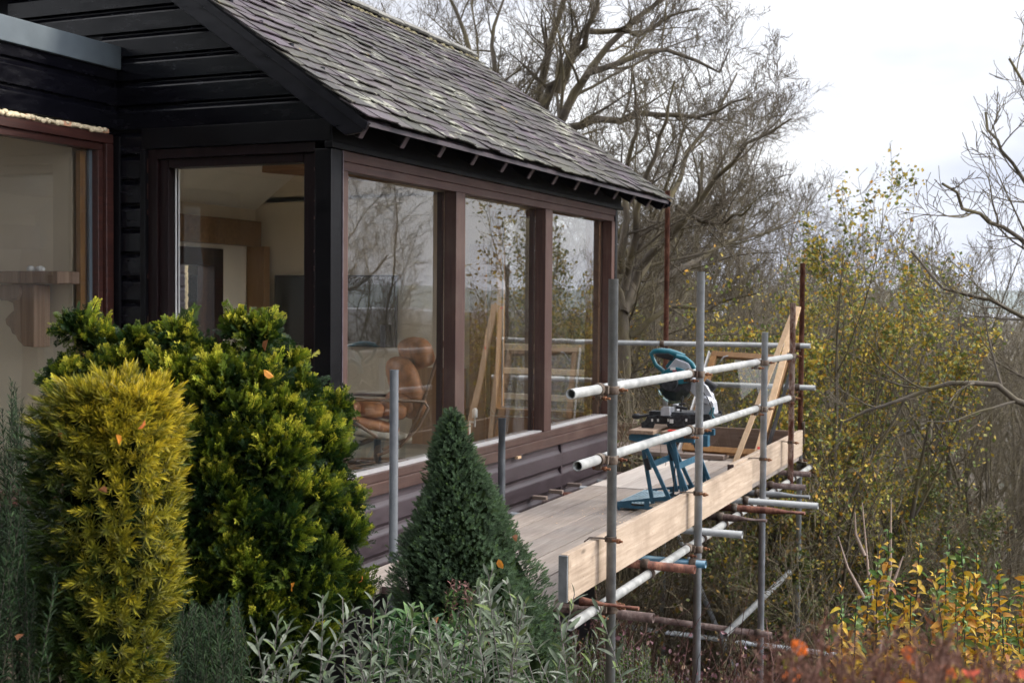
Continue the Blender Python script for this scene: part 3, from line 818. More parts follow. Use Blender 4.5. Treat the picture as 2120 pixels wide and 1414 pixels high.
# standards  (x, y, ztop, zsplit or None, mat)
X0 = -2.0
P1 = (X0, 5.90); P2 = (X0, 7.56); P3 = (X0, 9.44); P4 = (-2.03, 10.68); P5 = (-2.15, 11.75); P6 = (-3.445, 11.75)
PA = (-3.27, 5.99); PB = (-3.27, 7.44)
pipe('standard', (*P1, .109), (P1[0], P1[1]+.02, gzz(*P1)), 'galv_mid')
pipe('standard', (*P2, .184), (P2[0], P2[1]+.02, gzz(*P2)), 'galv')
pipe('standard', (*P3, -.223), (*P3, gzz(*P3)), 'galv')
pipe('standard', (*P4, -.001), (*P4, -1.56), 'rust_paint')
pipe('standard', (*P5, .365), (*P5, -1.22), 'rust'); pipe('standard', (*P5, -1.221), (*P5, gzz(*P5)), 'galv')
pipe('standard', (*P6, 1.065), (*P6, -.72), 'rust'); pipe('standard', (*P6, -.721), (*P6, gzz(*P6)), 'galv')
pipe('standard', (PA[0], PA[1], -4.6), (*PA, -.378), 'galv_dark')
pipe('standard', (PB[0], PB[1], -4.6), (*PB, -.757), 'galv_dark', (.95, .22))
# spigot on the corner standard
b = MB(); b.box(P5[0]+.022, P5[0]+.045, P5[1]-.03, P5[1]-.005, -1.30, -1.10); b.build('spigot', M['fitting'], scaf, .003)
XR = X0-.0505         # rails inside the standards
pipe('guard_rail', (XR, 5.45, -.430), (XR+.01, 10.72, -.452), 'galv_white')
pipe('guard_rail', (XR, 5.55, -.775), (XR+.01, 10.70, -.800), 'galv_white')
pipe('guard_rail', (-4.35, 11.70, -.405), (-2.06, 11.70, -.395), 'galv_dull')
pipe('guard_rail', (-4.95, 11.70, -.775), (-2.01, 11.70, -.778), 'galv_dull')
for (p, zt) in ((P1, -.432), (P2, -.438), (P3, -.447)):
    coupler((p[0], p[1], zt-.006), (0, 0, 1), (XR, p[1]-.055, zt), (0, 1, 0), (1, -.15, 0))
for (p, zt) in ((P1, -.777), (P2, -.784), (P3, -.794), (P4, -.80)):
    coupler((p[0], p[1], zt-.006), (0, 0, 1), (XR+.005, p[1]-.055, zt), (0, 1, 0), (1, -.15, 0))
for (p, zt) in ((P5, -.40), (P6, -.403), (P5, -.778), (P4, -.45)):
    coupler((p[0], p[1], zt), (0, 0, 1), (p[0]-.02, 11.70 if p is not P4 else p[1], zt), (1, 0, 0), (1, -.6, 0))
# ledgers
LZ = -1.512
pipe('ledger', (X0-.05, 5.47, LZ), (X0-.05, 11.72, LZ), 'galv_white')
pipe('ledger', (-3.22, 5.35, LZ), (-3.22, 11.72, LZ), 'galv_dull')
pipe('ledger', (-2.20, 9.12, -2.455), (-2.20, 11.95, -2.475), 'galv_dull')
pipe('ledger', (-3.9, 9.39, -2.44), (-1.905, 9.39, -2.49), 'rust_dark')
pipe('ledger', (-4.35, 11.70, -3.17), (-1.78, 11.70, -3.215), 'galv')
pipe('brace', (-3.42, 11.66, -1.92), (-2.35, 11.66, -4.25), 'galv')
coupler((P3[0], P3[1], -2.49), (0, 0, 1), (P3[0]-.01, 9.39, -2.485), (1, 0, 0), (1, -.2, 0))
coupler((P5[0], P5[1], -2.47), (0, 0, 1), (-2.20, P5[1]-.03, -2.47), (0, 1, 0), (1, -.4, 0))
coupler((P5[0], P5[1], -3.21), (0, 0, 1), (P5[0], 11.70, -3.207), (1, 0, 0), (0, -1, .3))
coupler((P6[0], P6[1], -3.185), (0, 0, 1), (P6[0], 11.70, -3.187), (1, 0, 0), (0, -1, .3))
for p in (P1, P2, P3, P5):
    coupler((p[0], p[1], LZ-.01), (0, 0, 1), (X0-.05, p[1]-.05, LZ), (0, 1, 0), (1, -.2, 0))
coupler((P5[0], P5[1], LZ+.05), (0, 0, 1), (X0-.05, P5[1]-.05, LZ), (0, 1, 0), (1, -.2, 0))
# transoms (y, outer x, material, crushed end)
TZ = LZ-.05
for (y, xo, mt, fl) in ((5.98, -1.80, 'rust_dark', None), (6.72, -1.79, 'rust', None), (7.86, -1.79, 'galv_dull', None),
                        (8.44, -1.76, 'rust_dark', (1, .35)), (8.86, -1.58, 'rust', (1, .4)), (9.22, -1.55, 'galv_dull', None),
                        (9.62, -1.68, 'galv_dull', (1, .5)), (10.1, -1.80, 'rust_dark', None), (10.9, -1.90, 'rust_dark', None)):
    zt = TZ-.0 if y < 6.5 else -1.463
    pipe('transom', (-3.38, y, zt), (xo, y, zt-.004), mt, fl)
    if y > 6.5: coupler((X0-.05, y, LZ), (0, 1, 0), (X0-.075, y, zt), (1, 0, 0), (0, -1, -.6))
coupler((P1[0], P1[1], TZ+.05), (0, 0, 1), (P1[0]+.0, 5.98, TZ), (1, 0, 0), (1, 0, .1))
b = MB(); b.path([(-2.55, 7.50, -1.60), (-1.93, 7.50, -1.60)], TR, 18, .004); b.build('transom', M['bench_blue'], scaf)
coupler((P2[0], P2[1], -1.60), (0, 0, 1), (P2[0]-.01, 7.50, -1.60), (1, 0, 0), (0, -1, .4))
# toe boards with end bands and board clips
def toe(x0, x1, y0, y1, z0, mat, name='toe_board'):
    b = MB(); b.box(x0, x1, y0, y1, z0, z0+.225); return b.build(name, M[mat], scaf, .003)
t1 = toe(-2.098, -2.062, 5.46, 9.36, PZ-.004, 'toe')
b = MB(); b.box(-2.102, -2.058, 5.447, 5.4595, PZ-.002, PZ+.218); b.build('end_band', M['galv_dull'], t1, .002)
b = MB(); b.box(-2.0585, -2.0572, 5.462, 5.50, PZ+.0, PZ+.216); b.build('end_band', M['toe'], t1)
t2 = toe(-2.140, -2.102, 8.92, 11.62, PZ+.012, 'toe')
b = MB(); b.box(-2.144, -2.098, 8.908, 8.9195, PZ+.014, PZ+.236); b.build('end_band', M['rust_dark'], t2, .002)
t3 = toe(-4.6, -2.13, 11.625, 11.66, PZ, 'toe_x')
for p in (P1, P2, P3, P4):
    b = MB(); z = PZ+.225
    b.path([(p[0], p[1], z-.012), (p[0], p[1], z+.012)], TR+.006, 16)
    b.path([(p[0]-.02, p[1]-.02, z+.004), (p[0]-.062, p[1]-.028, z+.006), (p[0]-.10, p[1]-.03, z+.004), (p[0]-.125, p[1]-.03, z-.015), (p[0]-.128, p[1]-.03, z-.06)], [.014, .014, .014, .012, .012], 8, None, True, [(1, .3)]*5)
    o = b.build('board_clip', M['fitting'], scaf, .001)
    b = MB(); b.path([(p[0]+.02, p[1]-.03, z), (p[0]+.075, p[1]-.045, z)], .006, 8); b.path([(p[0]+.045, p[1]-.037, z), (p[0]+.060, p[1]-.041, z)], .013, 6); b.build('bolt', M['bolt'], o)
# putlog blade end at the near corner
b = MB(); b.path([(-2.12, 5.80, -1.475), (-2.0, 5.80, -1.478), (-1.90, 5.80, -1.479), (-1.82, 5.80, -1.48)], [.024, .014, .010, .010], 10, None, True, [(1, 1), (1.2, .6), (1, .7), (1.3, .9)]); b.build('putlog_end', M['rust'], scaf)

# deck boards
rr = random.Random(21)
xs = -2.112
for i in range(5):
    x1 = xs - .012; x0 = x1 - .212; xs = x0
    ya = 5.42 + rr.uniform(-.05, .05); yb = 9.02 + rr.uniform(-.03, .03)
    dz = rr.uniform(-.003, .003)
    if i == 4: ya = 5.36
    side = ['outermost, against the toe board', 'second from the toe board', 'middle one of the five', 'second from the house wall', 'innermost, beside the house wall'][i]
    b = MB(); b.box(x0, x1, ya, yb, PZ-.038+dz, PZ+dz)
    o = b.build('scaffold_board', M['deck'], None, .003, loc=((x0+x1)/2, ya, PZ-.04))
    tag(o, 'weathered near deck board, ' + side, 'scaffold board', 'planks of the scaffold deck')
    e = MB(); e.box(x0+.002, x1-.002, ya-.004, ya-.0005, PZ-.036, PZ-.004); e.build('end_band', M['lead'] if i == 4 else M['rust_dark'], o)
    yc = yb + .012
    if i < 5:
        dz2 = dz+rr.uniform(0, .004); m_ = 'deck_clean' if i > 2 else 'deck'
        b = MB(); b.box(x0, x1, yc, 11.58 - rr.uniform(0, .06), PZ-.038+dz2, PZ+dz2)
        o = b.build('scaffold_board', M[m_], None, .003, loc=((x0+x1)/2, yc, PZ-.04))
        tag(o, ('pale clean' if i > 2 else 'grey brown') + ' far deck board beyond the butt joint, ' + side, 'scaffold board', 'planks of the scaffold deck')
# boards running across behind the house end
for i, y in enumerate((10.93, 11.165, 11.40)):
    b = MB(); b.box(-4.75+.1*i, -2.40 if i else -3.02+.35, y, y+.222, PZ+.006, PZ+.044)
    o = b.build('scaffold_board', M['deck_x'], None, .003, loc=(-3.8, y, PZ))
    tag(o, ['short brown cross board lying nearest the house corner', 'middle brown cross board at the far end of the deck', 'brown cross board against the far toe board'][i], 'scaffold board', 'cross boards at the far end of the deck')
# loose offcuts by the conifer
b = MB(); b.box(-2.98, -2.86, 6.20, 6.75, PZ+.005, PZ+.043); o = b.build('timber_offcut', M['deck'], None, .002, loc=(-2.9, 6.3, PZ+.005)); tag(o, 'short timber offcut lying on the deck beside the cone shaped conifer', 'offcut')
for i, (y, l) in enumerate(((8.62, .16), (8.95, .2), (9.35, .15))):
    b = MB(); b.box(-3.54, -3.43, y, y+.04, PZ-.072, PZ-.045); o = b.build('bearer_block', M['deck_x'], None, .002, loc=(-3.45, y, PZ-.075))
    tag(o, ['nearest', 'middle', 'farthest'][i] + ' of three wooden blocks poking out between deck and cladding', 'wood block', 'blocks between deck and wall')

# ------------------------------------------------------------------ leaning window sash and battens
# sash: foot at about (-2.45,10.9,PZ) leaning back on the far rails
def quad_frame(A, B, Cc, D, w_, th, mat, parent, nm):
    """frame bars along A-B-C-D"""
    A, B, Cc, D = map(Vector, (A, B, Cc, D)); n = (B-A).cross(D-A).normalized()
    out_ = []
    for p, q, ins in ((A, B, D-A), (B, Cc, A-B), (Cc, D, B-Cc), (D, A, Cc-D)):
        i = ins.normalized()*w_/2
        b = MB(); b.bar(p+i, q+i, w_, th, n) if True else None
        out_.append(b.build(nm, mat, parent, .003))
    return n
sa = empty('loose_window_sash', (-2.75, 11.0, PZ), 'glazed wooden window sash leaning upright against the far scaffold rails', 'window sash')
A_ = (-3.09, 11.10, PZ+.05); B_ = (-2.35, 11.02, PZ+.05); C_ = (-2.22, 11.62, -.50); D_ = (-2.96, 11.66, -.47)
nrm = quad_frame(A_, B_, C_, D_, .055, .05, M['pine'], sa, 'frame_bar')
b = MB(); v = [Vector(p) for p in (A_, B_, C_, D_)]
cc_ = sum(v, Vector())/4; vv = [cc_+(p-cc_)*.90 for p in v]
np_mesh('pane', [tuple(p) for p in vv], [np.array([[0, 1, 2, 3]])], M['glass'], sa)
b = MB(); b.bar(Vector(D_)+Vector((-.028, -.01, .0)), Vector(A_)+Vector((-.028, -.01, 0)), .008, .05, nrm); b.build('seal_strip', M['white'], sa)
b = MB(); b.bar(Vector(B_)+Vector((.035, -.0, 0)), Vector(C_)+Vector((.035, 0, 0)), .012, .062, nrm); b.build('seal_strip', M['black_plastic'], sa)
b = MB(); b.path([Vector(D_)+Vector((.06, -.05, -.12)), Vector(D_)+Vector((.12, -.06, -.04)), Vector(D_)+Vector((.16, -.06, -.03))], .006, 8); b.build('stay_arm', M['alu'], sa)
def leaner(p0, p1, w_, th, label, dots):
    b = MB(); b.bar(p0, p1, w_, th, (0, -1, 0))
    o = b.build('timber_batten', M['batten'], None, .002, loc=p0)
    tag(o, label, 'timber batten')
    d = Vector(p1)-Vector(p0)
    for f in dots:
        c = Vector(p0)+d*f; b = MB(); dn = d.normalized(); fr = Vector((0, -1, 0)); fr = (fr-dn*fr.dot(dn)).normalized()
        b.bar(c+fr*(th/2)-dn*.012, c+fr*(th/2)+dn*.012, .024, .004, fr); b.build('red_tag', M['red'], o)
q0 = at(1519, 966, Z=PZ); q1 = at(1560, 972, Z=PZ)
e0 = at(1645, 640, Y=11.55); e1 = at(1652, 636, Y=11.48)
leaner((q0.x, q0.y, PZ+.003), tuple(e0), .045, .02, 'left of two new softwood battens leaning on the far rails', (.985,))
leaner((q1.x, q1.y-.02, PZ+.003), tuple(e1), .055, .022, 'right of two new softwood battens leaning on the far rails, with red tags', (.12, .68))

# ------------------------------------------------------------------ folding workbench
WY0, WY1 = 8.03, 8.63
wb = empty('folding_workbench', (-2.4, 8.33, PZ), 'blue folding workbench with worn wooden jaws standing on the deck', 'workbench')
def wx(px, py, Y): p = at(px, py, Y=Y); return (p.x, p.z)
for (Y, s_) in ((WY0, 1), (WY1, -1)):
    b = MB()   # side plate, tapered, with cut-outs suggested by separate webs
    x0, x1 = -2.68, -2.14; z0 = PZ+.022
    outl = [(x0, z0+.004), (x0, z0+.03), (x0+.20, z0+.068), (x0+.40, z0+.098), (x1, z0+.105), (x1, z0+.0), (x0+.2, z0-.004)]
    # ring pieces leaving two slots
    b.prism([(x0, z0), (x0, z0+.032), (x0+.10, z0+.052), (x0+.10, z0)], 'y', Y-.002, Y+.002)
    b.prism([(x0+.10, z0), (x0+.10, z0+.016), (x1, z0+.018), (x1, z0)], 'y', Y-.002, Y+.002)
    b.prism([(x0+.10, z0+.040), (x0+.10, z0+.052), (x0+.30, z0+.088), (x1, z0+.104), (x1, z0+.076), (x0+.32, z0+.060)], 'y', Y-.002, Y+.002)
    b.prism([(x0+.19, z0+.016), (x0+.19, z0+.055), (x0+.225, z0+.06), (x0+.225, z0+.016)], 'y', Y-.0015, Y+.0015)
    b.prism([(x0+.40, z0+.016), (x0+.40, z0+.07), (x0+.43, z0+.07), (x0+.43, z0+.016)], 'y', Y-.0015, Y+.0015)
    b.box(x0, x1, Y-.002, Y+.018*s_, z0-.004, z0-.0005)
    b.box(x0, x0+.1, Y-.002, Y+.018*s_, z0+.0325, z0+.035)
    b.build('base_plate', M['bench_blue'], wb)
    for x in (x0+.012, x1-.02):
        b = MB(); b.prism([(x-.012, z0-.004), (x+.012, z0-.004), (x+.006, PZ), (x-.004, PZ)], 'y', Y-.004, Y+.010); b.build('foot', M['bench_blue'], wb)
b = MB()   # ribbed step
b.box(-2.68, -2.47, WY0+.004, WY1-.004, PZ+.050, PZ+.054); 
for i in range(8): b.box(-2.67+i*.024, -2.658+i*.024, WY0+.03, WY1-.03, PZ+.0545, PZ+.060)
b.build('step', plain('grey_blue_step', (.26, .36, .42), .5, .2, .2, 18, .1), wb)
TBZ = -.925
legs = [(-2.47, -2.555), (-2.28, -2.16), ]
def leg(p0, p1): b = MB(); b.bar(p0, p1, .026, .016, (0, 1, 0)); b.build('leg', M['bench_blue'], wb, .002)
for Y in (WY0+.012, WY1-.012):
    leg((-2.435, Y, PZ+.06), (-2.515, Y, TBZ)); leg((-2.225, Y+.012, PZ+.08), (-2.30, Y+.012, TBZ-.0))
    leg((-2.29, Y-.016, PZ+.045), (-2.50, Y-.016, TBZ-.01)); leg((-2.17, Y, PZ+.08), (-2.345, Y+.03, TBZ))
    b = MB(); b.bar((-2.455, Y-.024, PZ+.285), (-2.48, Y-.024, PZ+.36), .03, .018, (0, 1, 0)); b.build('leg_sleeve', M['black_plastic'], wb)
for x, z in ((-2.485, PZ+.30), (-2.262, PZ+.32)):
    b = MB(); b.box(x-.002, x+.002, WY0+.02, WY1-.02, z-.022, z+.022); b.build('cross_strap', M['bench_blue'], wb)
b = MB(); b.box(-2.575, -2.16, WY0+.02, WY0+.06, TBZ, TBZ+.045); b.box(-2.575, -2.16, WY1-.06, WY1-.02, TBZ, TBZ+.045); b.box(-2.575, -2.56, WY0+.061, WY1-.061, TBZ+.005, TBZ+.04); b.build('table_frame', M['bench_blue'], wb, .003)
b = MB(); b.prism([(-2.60, TBZ+.002), (-2.60, TBZ+.03), (-2.58, TBZ+.045), (-2.30, TBZ+.045), (-2.28, TBZ+.02), (-2.35, TBZ-.015), (-2.52, TBZ-.012)], 'y', WY0-.004, WY0+.018); b.build('bracket', M['bench_blue'], wb)
for (a, c) in ((-2.595, -2.425), (-2.375, -2.19)):
    b = MB(); b.box(a, c, WY0-.03, WY1+.03, TBZ+.0455, TBZ+.072); b.build('jaw', M['jaw'], wb, .004)
b = MB(); b.box(-2.33, -2.28, WY0-.022, WY0+.02, TBZ+.0725, TBZ+.082); b.build('clamp_peg', M['red'], wb, .002)
b = MB(); b.box(-2.17, -2.09, WY0+.10, WY0+.16, TBZ-.03, TBZ+.045); b.build('bracket', M['bench_blue'], wb, .003)

# ------------------------------------------------------------------ mitre saw (on the bench)
SY = 8.33; TZ2 = TBZ+.072
saw = empty('mitre_saw', (-2.42, SY, TZ2), 'teal mitre saw with raised blade sitting on the folding workbench', 'mitre saw')
def sp(px, py): p = at(px, py, Y=SY-.05); return (p.x, p.z)
def outline(pts): return [sp(*p) for p in pts]
b = MB(); b.prism(outline([(1345, 868), (1350, 859), (1380, 855), (1478, 855), (1480, 872), (1475, 880), (1392, 882), (1388, 872), (1366, 872), (1362, 884), (1338, 884), (1337, 872)]), 'y', SY-.16, SY-.15)
b.prism(outline([(1345, 868), (1350, 859), (1380, 855), (1478, 855), (1480, 872), (1475, 880), (1392, 882), (1388, 872), (1366, 872), (1362, 884), (1338, 884), (1337, 872)]), 'y', SY+.15, SY+.16)
zt0, zt1 = sp(0, 0)[1], 0
zz1 = sp(1400, 857)[1]; zb = TZ2
b.box(sp(1385, 860)[0], sp(1478, 860)[0], SY-.1495, SY+.1495, zz1-.03, zz1-.002)
b.box(sp(1388, 860)[0], sp(1400, 860)[0], SY-.2, SY+.2, zz1-.012, zz1+.0)
b.build('base', M['dusty_black'], saw, .003)
b = MB()
for px in (1360, 1372, 1393, 1430, 1455): 
    x, z = sp(px, 866); b.box(x-.006, x+.006, SY-.1615, SY-.1602, z-.012, z+.006)
x, z = sp(1397, 868); b.box(x-.003, x+.022, SY-.1635, SY-.162, z-.016, z+.010)
b.build('scale_marks', M['white'], saw)
b = MB(); cx = sp(1412, 850)[0]; b.path([(cx, SY, zz1-.001), (cx, SY, zz1+.016)], .12, 40); b.box(sp(1345, 850)[0], cx, SY-.035, SY+.035, zz1-.02, zz1+.012); b.build('turntable', M['dusty_black'], saw, .002)
b = MB(); x, z = sp(1347, 861); xh, zh = sp(1308, 862); b.path([(x, SY-.02, z), (x-.03, SY-.02, z), (xh+.05, SY-.02, zh), (xh+.04, SY-.02, zh), (xh+.01, SY-.02, zh), (xh-.004, SY-.02, zh)], [.010, .009, .012, .020, .021, .012], 14)
b.path([(x-.005, SY-.02, z+.01), (x-.005, SY-.02, z+.03)], .018, 10); b.build('turn_handle', M['black_plastic'], saw)
b = MB(); x0_, z0_ = sp(1380, 857); x1_, z1_ = sp(1432, 838); 
b.prism([(x0_-.0, z0_), (x0_+.0, z0_+.05), (x0_+.02, z0_+.062), (x0_+.06, z0_+.064), (x0_+.065, z0_)], 'y', SY-.19, SY-.178)
b.box(x0_+.02, x0_+.05, SY-.177, SY-.03, z0_, z0_+.05); b.box(x0_+.02, x0_+.05, SY+.03, SY+.17, z0_, z0_+.06)
b.build('fence', M['alu'], saw, .002)
b = MB(); x, z = sp(1415, 845); b.path([(x, SY-.12, z-.02), (x+.004, SY-.12, z+.03), (x+.012, SY-.12, z+.065)], [.007, .006, .005], 10)
b.path([(x-.03, SY-.12, z+.012), (x+.045, SY-.12, z+.004)], .011, 10); b.path([(x-.012, SY-.12, z+.03), (x+.03, SY-.12, z+.036)], .008, 8); b.path([(x+.008, SY-.12, z+.058), (x+.016, SY-.12, z+.085)], [.010, .006], 8)
b.build('work_clamp', M['black_plastic'], saw)
# pivot bracket and arm
b = MB(); b.prism(outline([(1436, 858), (1440, 838), (1447, 824), (1458, 820), (1470, 822), (1477, 834), (1480, 858)]), 'y', SY-.05, SY+.05); b.build('pivot_bracket', M['alu'], saw, .006)
b = MB(); b.prism(outline([(1452, 836), (1438, 822), (1420, 802), (1404, 792), (1396, 790), (1402, 780), (1425, 782), (1445, 786), (1462, 800), (1472, 818), (1474, 832)]), 'y', SY-.035, SY+.035); b.build('arm', M['alu'], saw, .006)
b = MB(); x, z = sp(1463, 829); b.path([(x, SY-.075, z), (x, SY-.066, z), (x, SY+.06, z)], [.018, .030, .030], 20); b.build('pivot_knob', M['alu'], saw)
# blade and guards
bc = sp(1398, 797); BR = .108
b = MB(); pts = []
for i in range(96):
    a = 2*math.pi*i/96; r_ = BR + (.004 if i % 2 else 0); pts.append((bc[0]+r_*math.cos(a), bc[1]+r_*math.sin(a)))
b.prism(pts, 'y', SY-.0512, SY-.0488); b.path([(bc[0], SY-.062, bc[1]), (bc[0], SY-.04, bc[1])], .018, 12); b.build('blade', M['blade'], saw)
def arc_plate(a0, a1, r0, r1, n=30):
    o_ = [(bc[0]+r1*math.cos(rad(a0+(a1-a0)*i/n)), bc[1]+r1*math.sin(rad(a0+(a1-a0)*i/n))) for i in range(n+1)]
    return o_ + [(bc[0]+r0*math.cos(rad(a0+(a1-a0)*i/n)), bc[1]+r0*math.sin(rad(a0+(a1-a0)*i/n))) for i in range(n, -1, -1)]
b = MB(); b.prism(arc_plate(195, 335, .05, BR+.018), 'y', SY-.066, SY-.062); b.prism(arc_plate(195, 335, BR+.012, BR+.018), 'y', SY-.0618, SY-.04); b.build('lower_guard', M['guard'], saw)
b = MB(); b.prism(arc_plate(12, 178, .028, BR+.012), 'y', SY-.071, SY-.0665); b.prism(arc_plate(12, 178, BR+.005, BR+.012), 'y', SY-.066, SY-.03); b.build('upper_guard', M['teal'], saw, .002)
b = MB(); x, z = bc[0]-.035, bc[1]+.018; b.path([(x, SY-.0725, z), (x, SY-.080, z)], [.062, .056], 24); b.build('guard_cover', M['dusty_black'], saw)
b = MB(); x, z = sp(1395, 763); b.box(x-.018, x+.018, SY-.0725, SY-.0715, z-.010, z+.010); b.build('warning_label', M['white'], saw)
b = MB(); x, z = sp(1399, 771); 
for i in range(3): b.box(x-.016, x+.012, SY-.0738, SY-.073, z-.001+i*.008, z+.0015+i*.008)
b.build('red_label_mark', M['red'], saw)
# motor body and D handle
b = MB(); x, z = sp(1412, 772); b.path([(x, SY-.03, z), (x, SY+.02, z), (x+.0, SY+.13, z), (x, SY+.155, z)], [.052, .056, .052, .036], 22); b.build('motor_housing', M['teal'], saw)
b = MB()
loop = [(1368, 770), (1352, 757), (1345, 742), (1342, 733), (1347, 729), (1362, 728), (1380, 730), (1396, 735), (1410, 741)]
b.path([(sp(*p)[0], SY+.02, sp(*p)[1]) for p in loop], [.016, .014, .013, .015, .019, .024, .025, .025, .026], 14, None, True)
b.build('handle', M['teal'], saw)
b = MB(); lp = [(1374, 762), (1384, 748), (1394, 738), (1400, 735)]; b.path([(sp(*p)[0], SY+.02, sp(*p)[1]) for p in lp], [.012, .011, .011, .012], 10)
lp = [(1398, 738), (1416, 742), (1430, 754), (1438, 768), (1442, 780)]; b.path([(sp(*p)[0], SY-.02, sp(*p)[1]) for p in lp], [.016, .016, .017, .017, .014], 12); b.build('carry_handle', M['teal'], saw)
b = MB(); b.prism(outline([(1352, 732), (1380, 732), (1393, 738), (1388, 748), (1356, 739)]), 'y', SY-.012, SY-.004); b.build('trigger', M['black_plastic'], saw, .004)
b = MB(); b.prism(outline([(1380, 764), (1398, 742), (1424, 752), (1436, 776), (1410, 788), (1385, 782)]), 'y', SY-.045, SY-.01); b.build('gear_case', M['alu'], saw, .006)
b = MB(); p_ = outline([(1455, 792), (1466, 798), (1476, 806)]); b.path([(p[0], SY+.02, p[1]) for p in p_], [.026, .024, .030], 14); b.build('dust_port', M['black_plastic'], saw)
b = MB(); b.prism(outline([(1464, 864), (1470, 856), (1476, 842), (1482, 843), (1478, 858), (1484, 866), (1477, 868), (1468, 866)]), 'y', SY-.09, SY-.075); b.build('lock_lever', M['teal'], saw, .002)
b = MB(); cps = [(1462, 808), (1474, 822), (1484, 845), (1480, 870), (1462, 880), (1430, 893), (1416, 915), (1414, 950), (1412, 990), (1411, 1020), (1413, 1046)]
b.path([(sp(*p)[0], SY-.15-.012*i, sp(*p)[1] if i < 9 else max(sp(*p)[1], PZ+.01)) for i, p in enumerate(cps)], .0042, 8); b.build('power_cable', M['cable'], saw)
b = MB(); c0 = at(1358, 1078, Z=PZ+.006); pts = [(c0.x+.05*math.cos(a), c0.y+.09*math.sin(a), PZ+.012+.02*math.sin(a*1.5)) for a in np.linspace(.4, 4.2, 14)]
b.path(pts, .0045, 8); o = b.build('coiled_cable', M['cable'], None, 0, loc=(c0.x, c0.y, PZ)); tag(o, 'loop of black cable lying on the deck by the toe board', 'cable')

rs_ = np.random.RandomState(8); n_ = 900
sx_, sy_ = -2.45+rs_.randn(n_)*.22, 8.1+rs_.randn(n_)*.35; k_ = (sx_ > -3.15) & (sx_ < -2.13); sx_, sy_ = sx_[k_], sy_[k_]; n_ = len(sx_)
tv_ = np.array([(-1, -.6, 0), (1, -.4, 0), (.2, 1, .5)], float)
ang_ = rs_.rand(n_)*6.28; sc_ = rs_.uniform(.002, .006, n_)
V_ = np.stack([(tv_[:, 0]*np.cos(a)-tv_[:, 1]*np.sin(a), tv_[:, 0]*np.sin(a)+tv_[:, 1]*np.cos(a), tv_[:, 2]) for a in ang_]).transpose(0, 2, 1)*sc_[:, None, None] + np.stack([sx_, sy_, 0*sx_+PZ+.0045], -1)[:, None]
o = np_mesh('sawdust', V_.reshape(-1, 3), [np.arange(3*n_).reshape(-1, 3)], M['batten']); tag(o, 'scattered pale sawdust on the deck round the workbench', 'sawdust', kind='stuff')
# ------------------------------------------------------------------ inside objects
# tan leather reclining chair behind the first long window
def cushion(b, c, size, tilt, n=14, m=10, p=3.2, yaw=0):
    R_ = Matrix.Rotation(yaw, 3, 'Z') @ Matrix.Rotation(tilt, 3, 'Y'); V = []; c = Vector(c)
    def se(v, e): return math.copysign(abs(v)**e, v)
    for i in range(m+1):
        ph = -math.pi/2 + math.pi*i/m
        for k in range(n):
            t = 2*math.pi*k/n
            q = Vector((se(math.cos(ph), 2/p)*se(math.cos(t), 2/p)*size[0], se(math.cos(ph), 2/p)*se(math.sin(t), 2/p)*size[1], se(math.sin(ph), 2/p)*size[2]))
            V.append(c + R_ @ q)
    b.add(V, [(i*n+k, i*n+(k+1) % n, (i+1)*n+(k+1) % n, (i+1)*n+k) for i in range(m) for k in range(n)], True)
CX, CY = -4.97, 8.83
chair = empty('reclining_armchair', (CX, CY, FLZ), 'tan leather reclining armchair on a bent wood frame inside the window', 'armchair')
CYW = rad(48)
def cp3(x, y, z):   # chair space: +x is the back of the chair
    v = Matrix.Rotation(CYW, 3, 'Z') @ Vector((x, y, 0)); return (CX+v.x, CY+v.y, FLZ+z)
b = MB(); 
cushion(b, cp3(.24, 0, .62), (.085, .275, .26), rad(-17), p=3.0, yaw=CYW); cushion(b, cp3(.185, 0, .50), (.07, .25, .10), rad(-15), p=2.4, yaw=CYW)
b.build('backrest', M['leather'], chair)
b = MB(); cushion(b, cp3(.325, 0, .90), (.095, .265, .125), rad(-18), p=3.0, yaw=CYW); b.build('headrest', M['leather'], chair)
b = MB()
for i in range(3): cushion(b, cp3(-.30+.19*i, 0, .48-.015*i), (.115, .27, .075), rad(8), yaw=CYW)
b.build('seat', M['leather'], chair)
b = MB(); cushion(b, cp3(-.12, 0, .35), (.28, .25, .055), rad(14), yaw=CYW); b.build('lower_cushion', M['leather'], chair)
b = MB(); cushion(b, cp3(-.05, 0, .27), (.32, .24, .045), rad(10), yaw=CYW); b.build('canvas_sling', M['white_leather'], chair)
for s_ in (-1, 1):
    b = MB(); b.path([cp3(*p) for p in ((-.10, .30*s_, .26), (-.34, .30*s_, .42), (-.38, .30*s_, .50), (-.33, .30*s_, .56), (-.05, .30*s_, .55), (.28, .30*s_, .53), (.32, .30*s_, .48), (.24, .30*s_, .33), (.08, .30*s_, .18), (-.10, .30*s_, .12))], .013, 10); b.build('arm_frame', M['bent_wood'], chair)
    b = MB(); b.path([cp3(*p) for p in ((-.05, .27*s_, .16), (.16, .27*s_, .24), (.28, .27*s_, .50), (.40, .27*s_, .85), (.46, .27*s_, 1.0))], .013, 10); b.build('back_rail', M['bent_wood'], chair)
b = MB(); b.path([cp3(0, 0, .02), cp3(0, 0, .24)], .03, 12)
b.build('pedestal', M['black_plastic'], chair)
b = MB(); b.path([cp3(.33*math.cos(a), .33*math.sin(a), .015) for a in np.linspace(0, 2*math.pi, 25)], .012, 8)
for a in (0.4, 2.0, 3.54, 5.1): b.path([cp3(0, 0, .03), cp3(.32*math.cos(a), .32*math.sin(a), .015)], .011, 8)
b.build('ring_base', M['bent_wood'], chair)
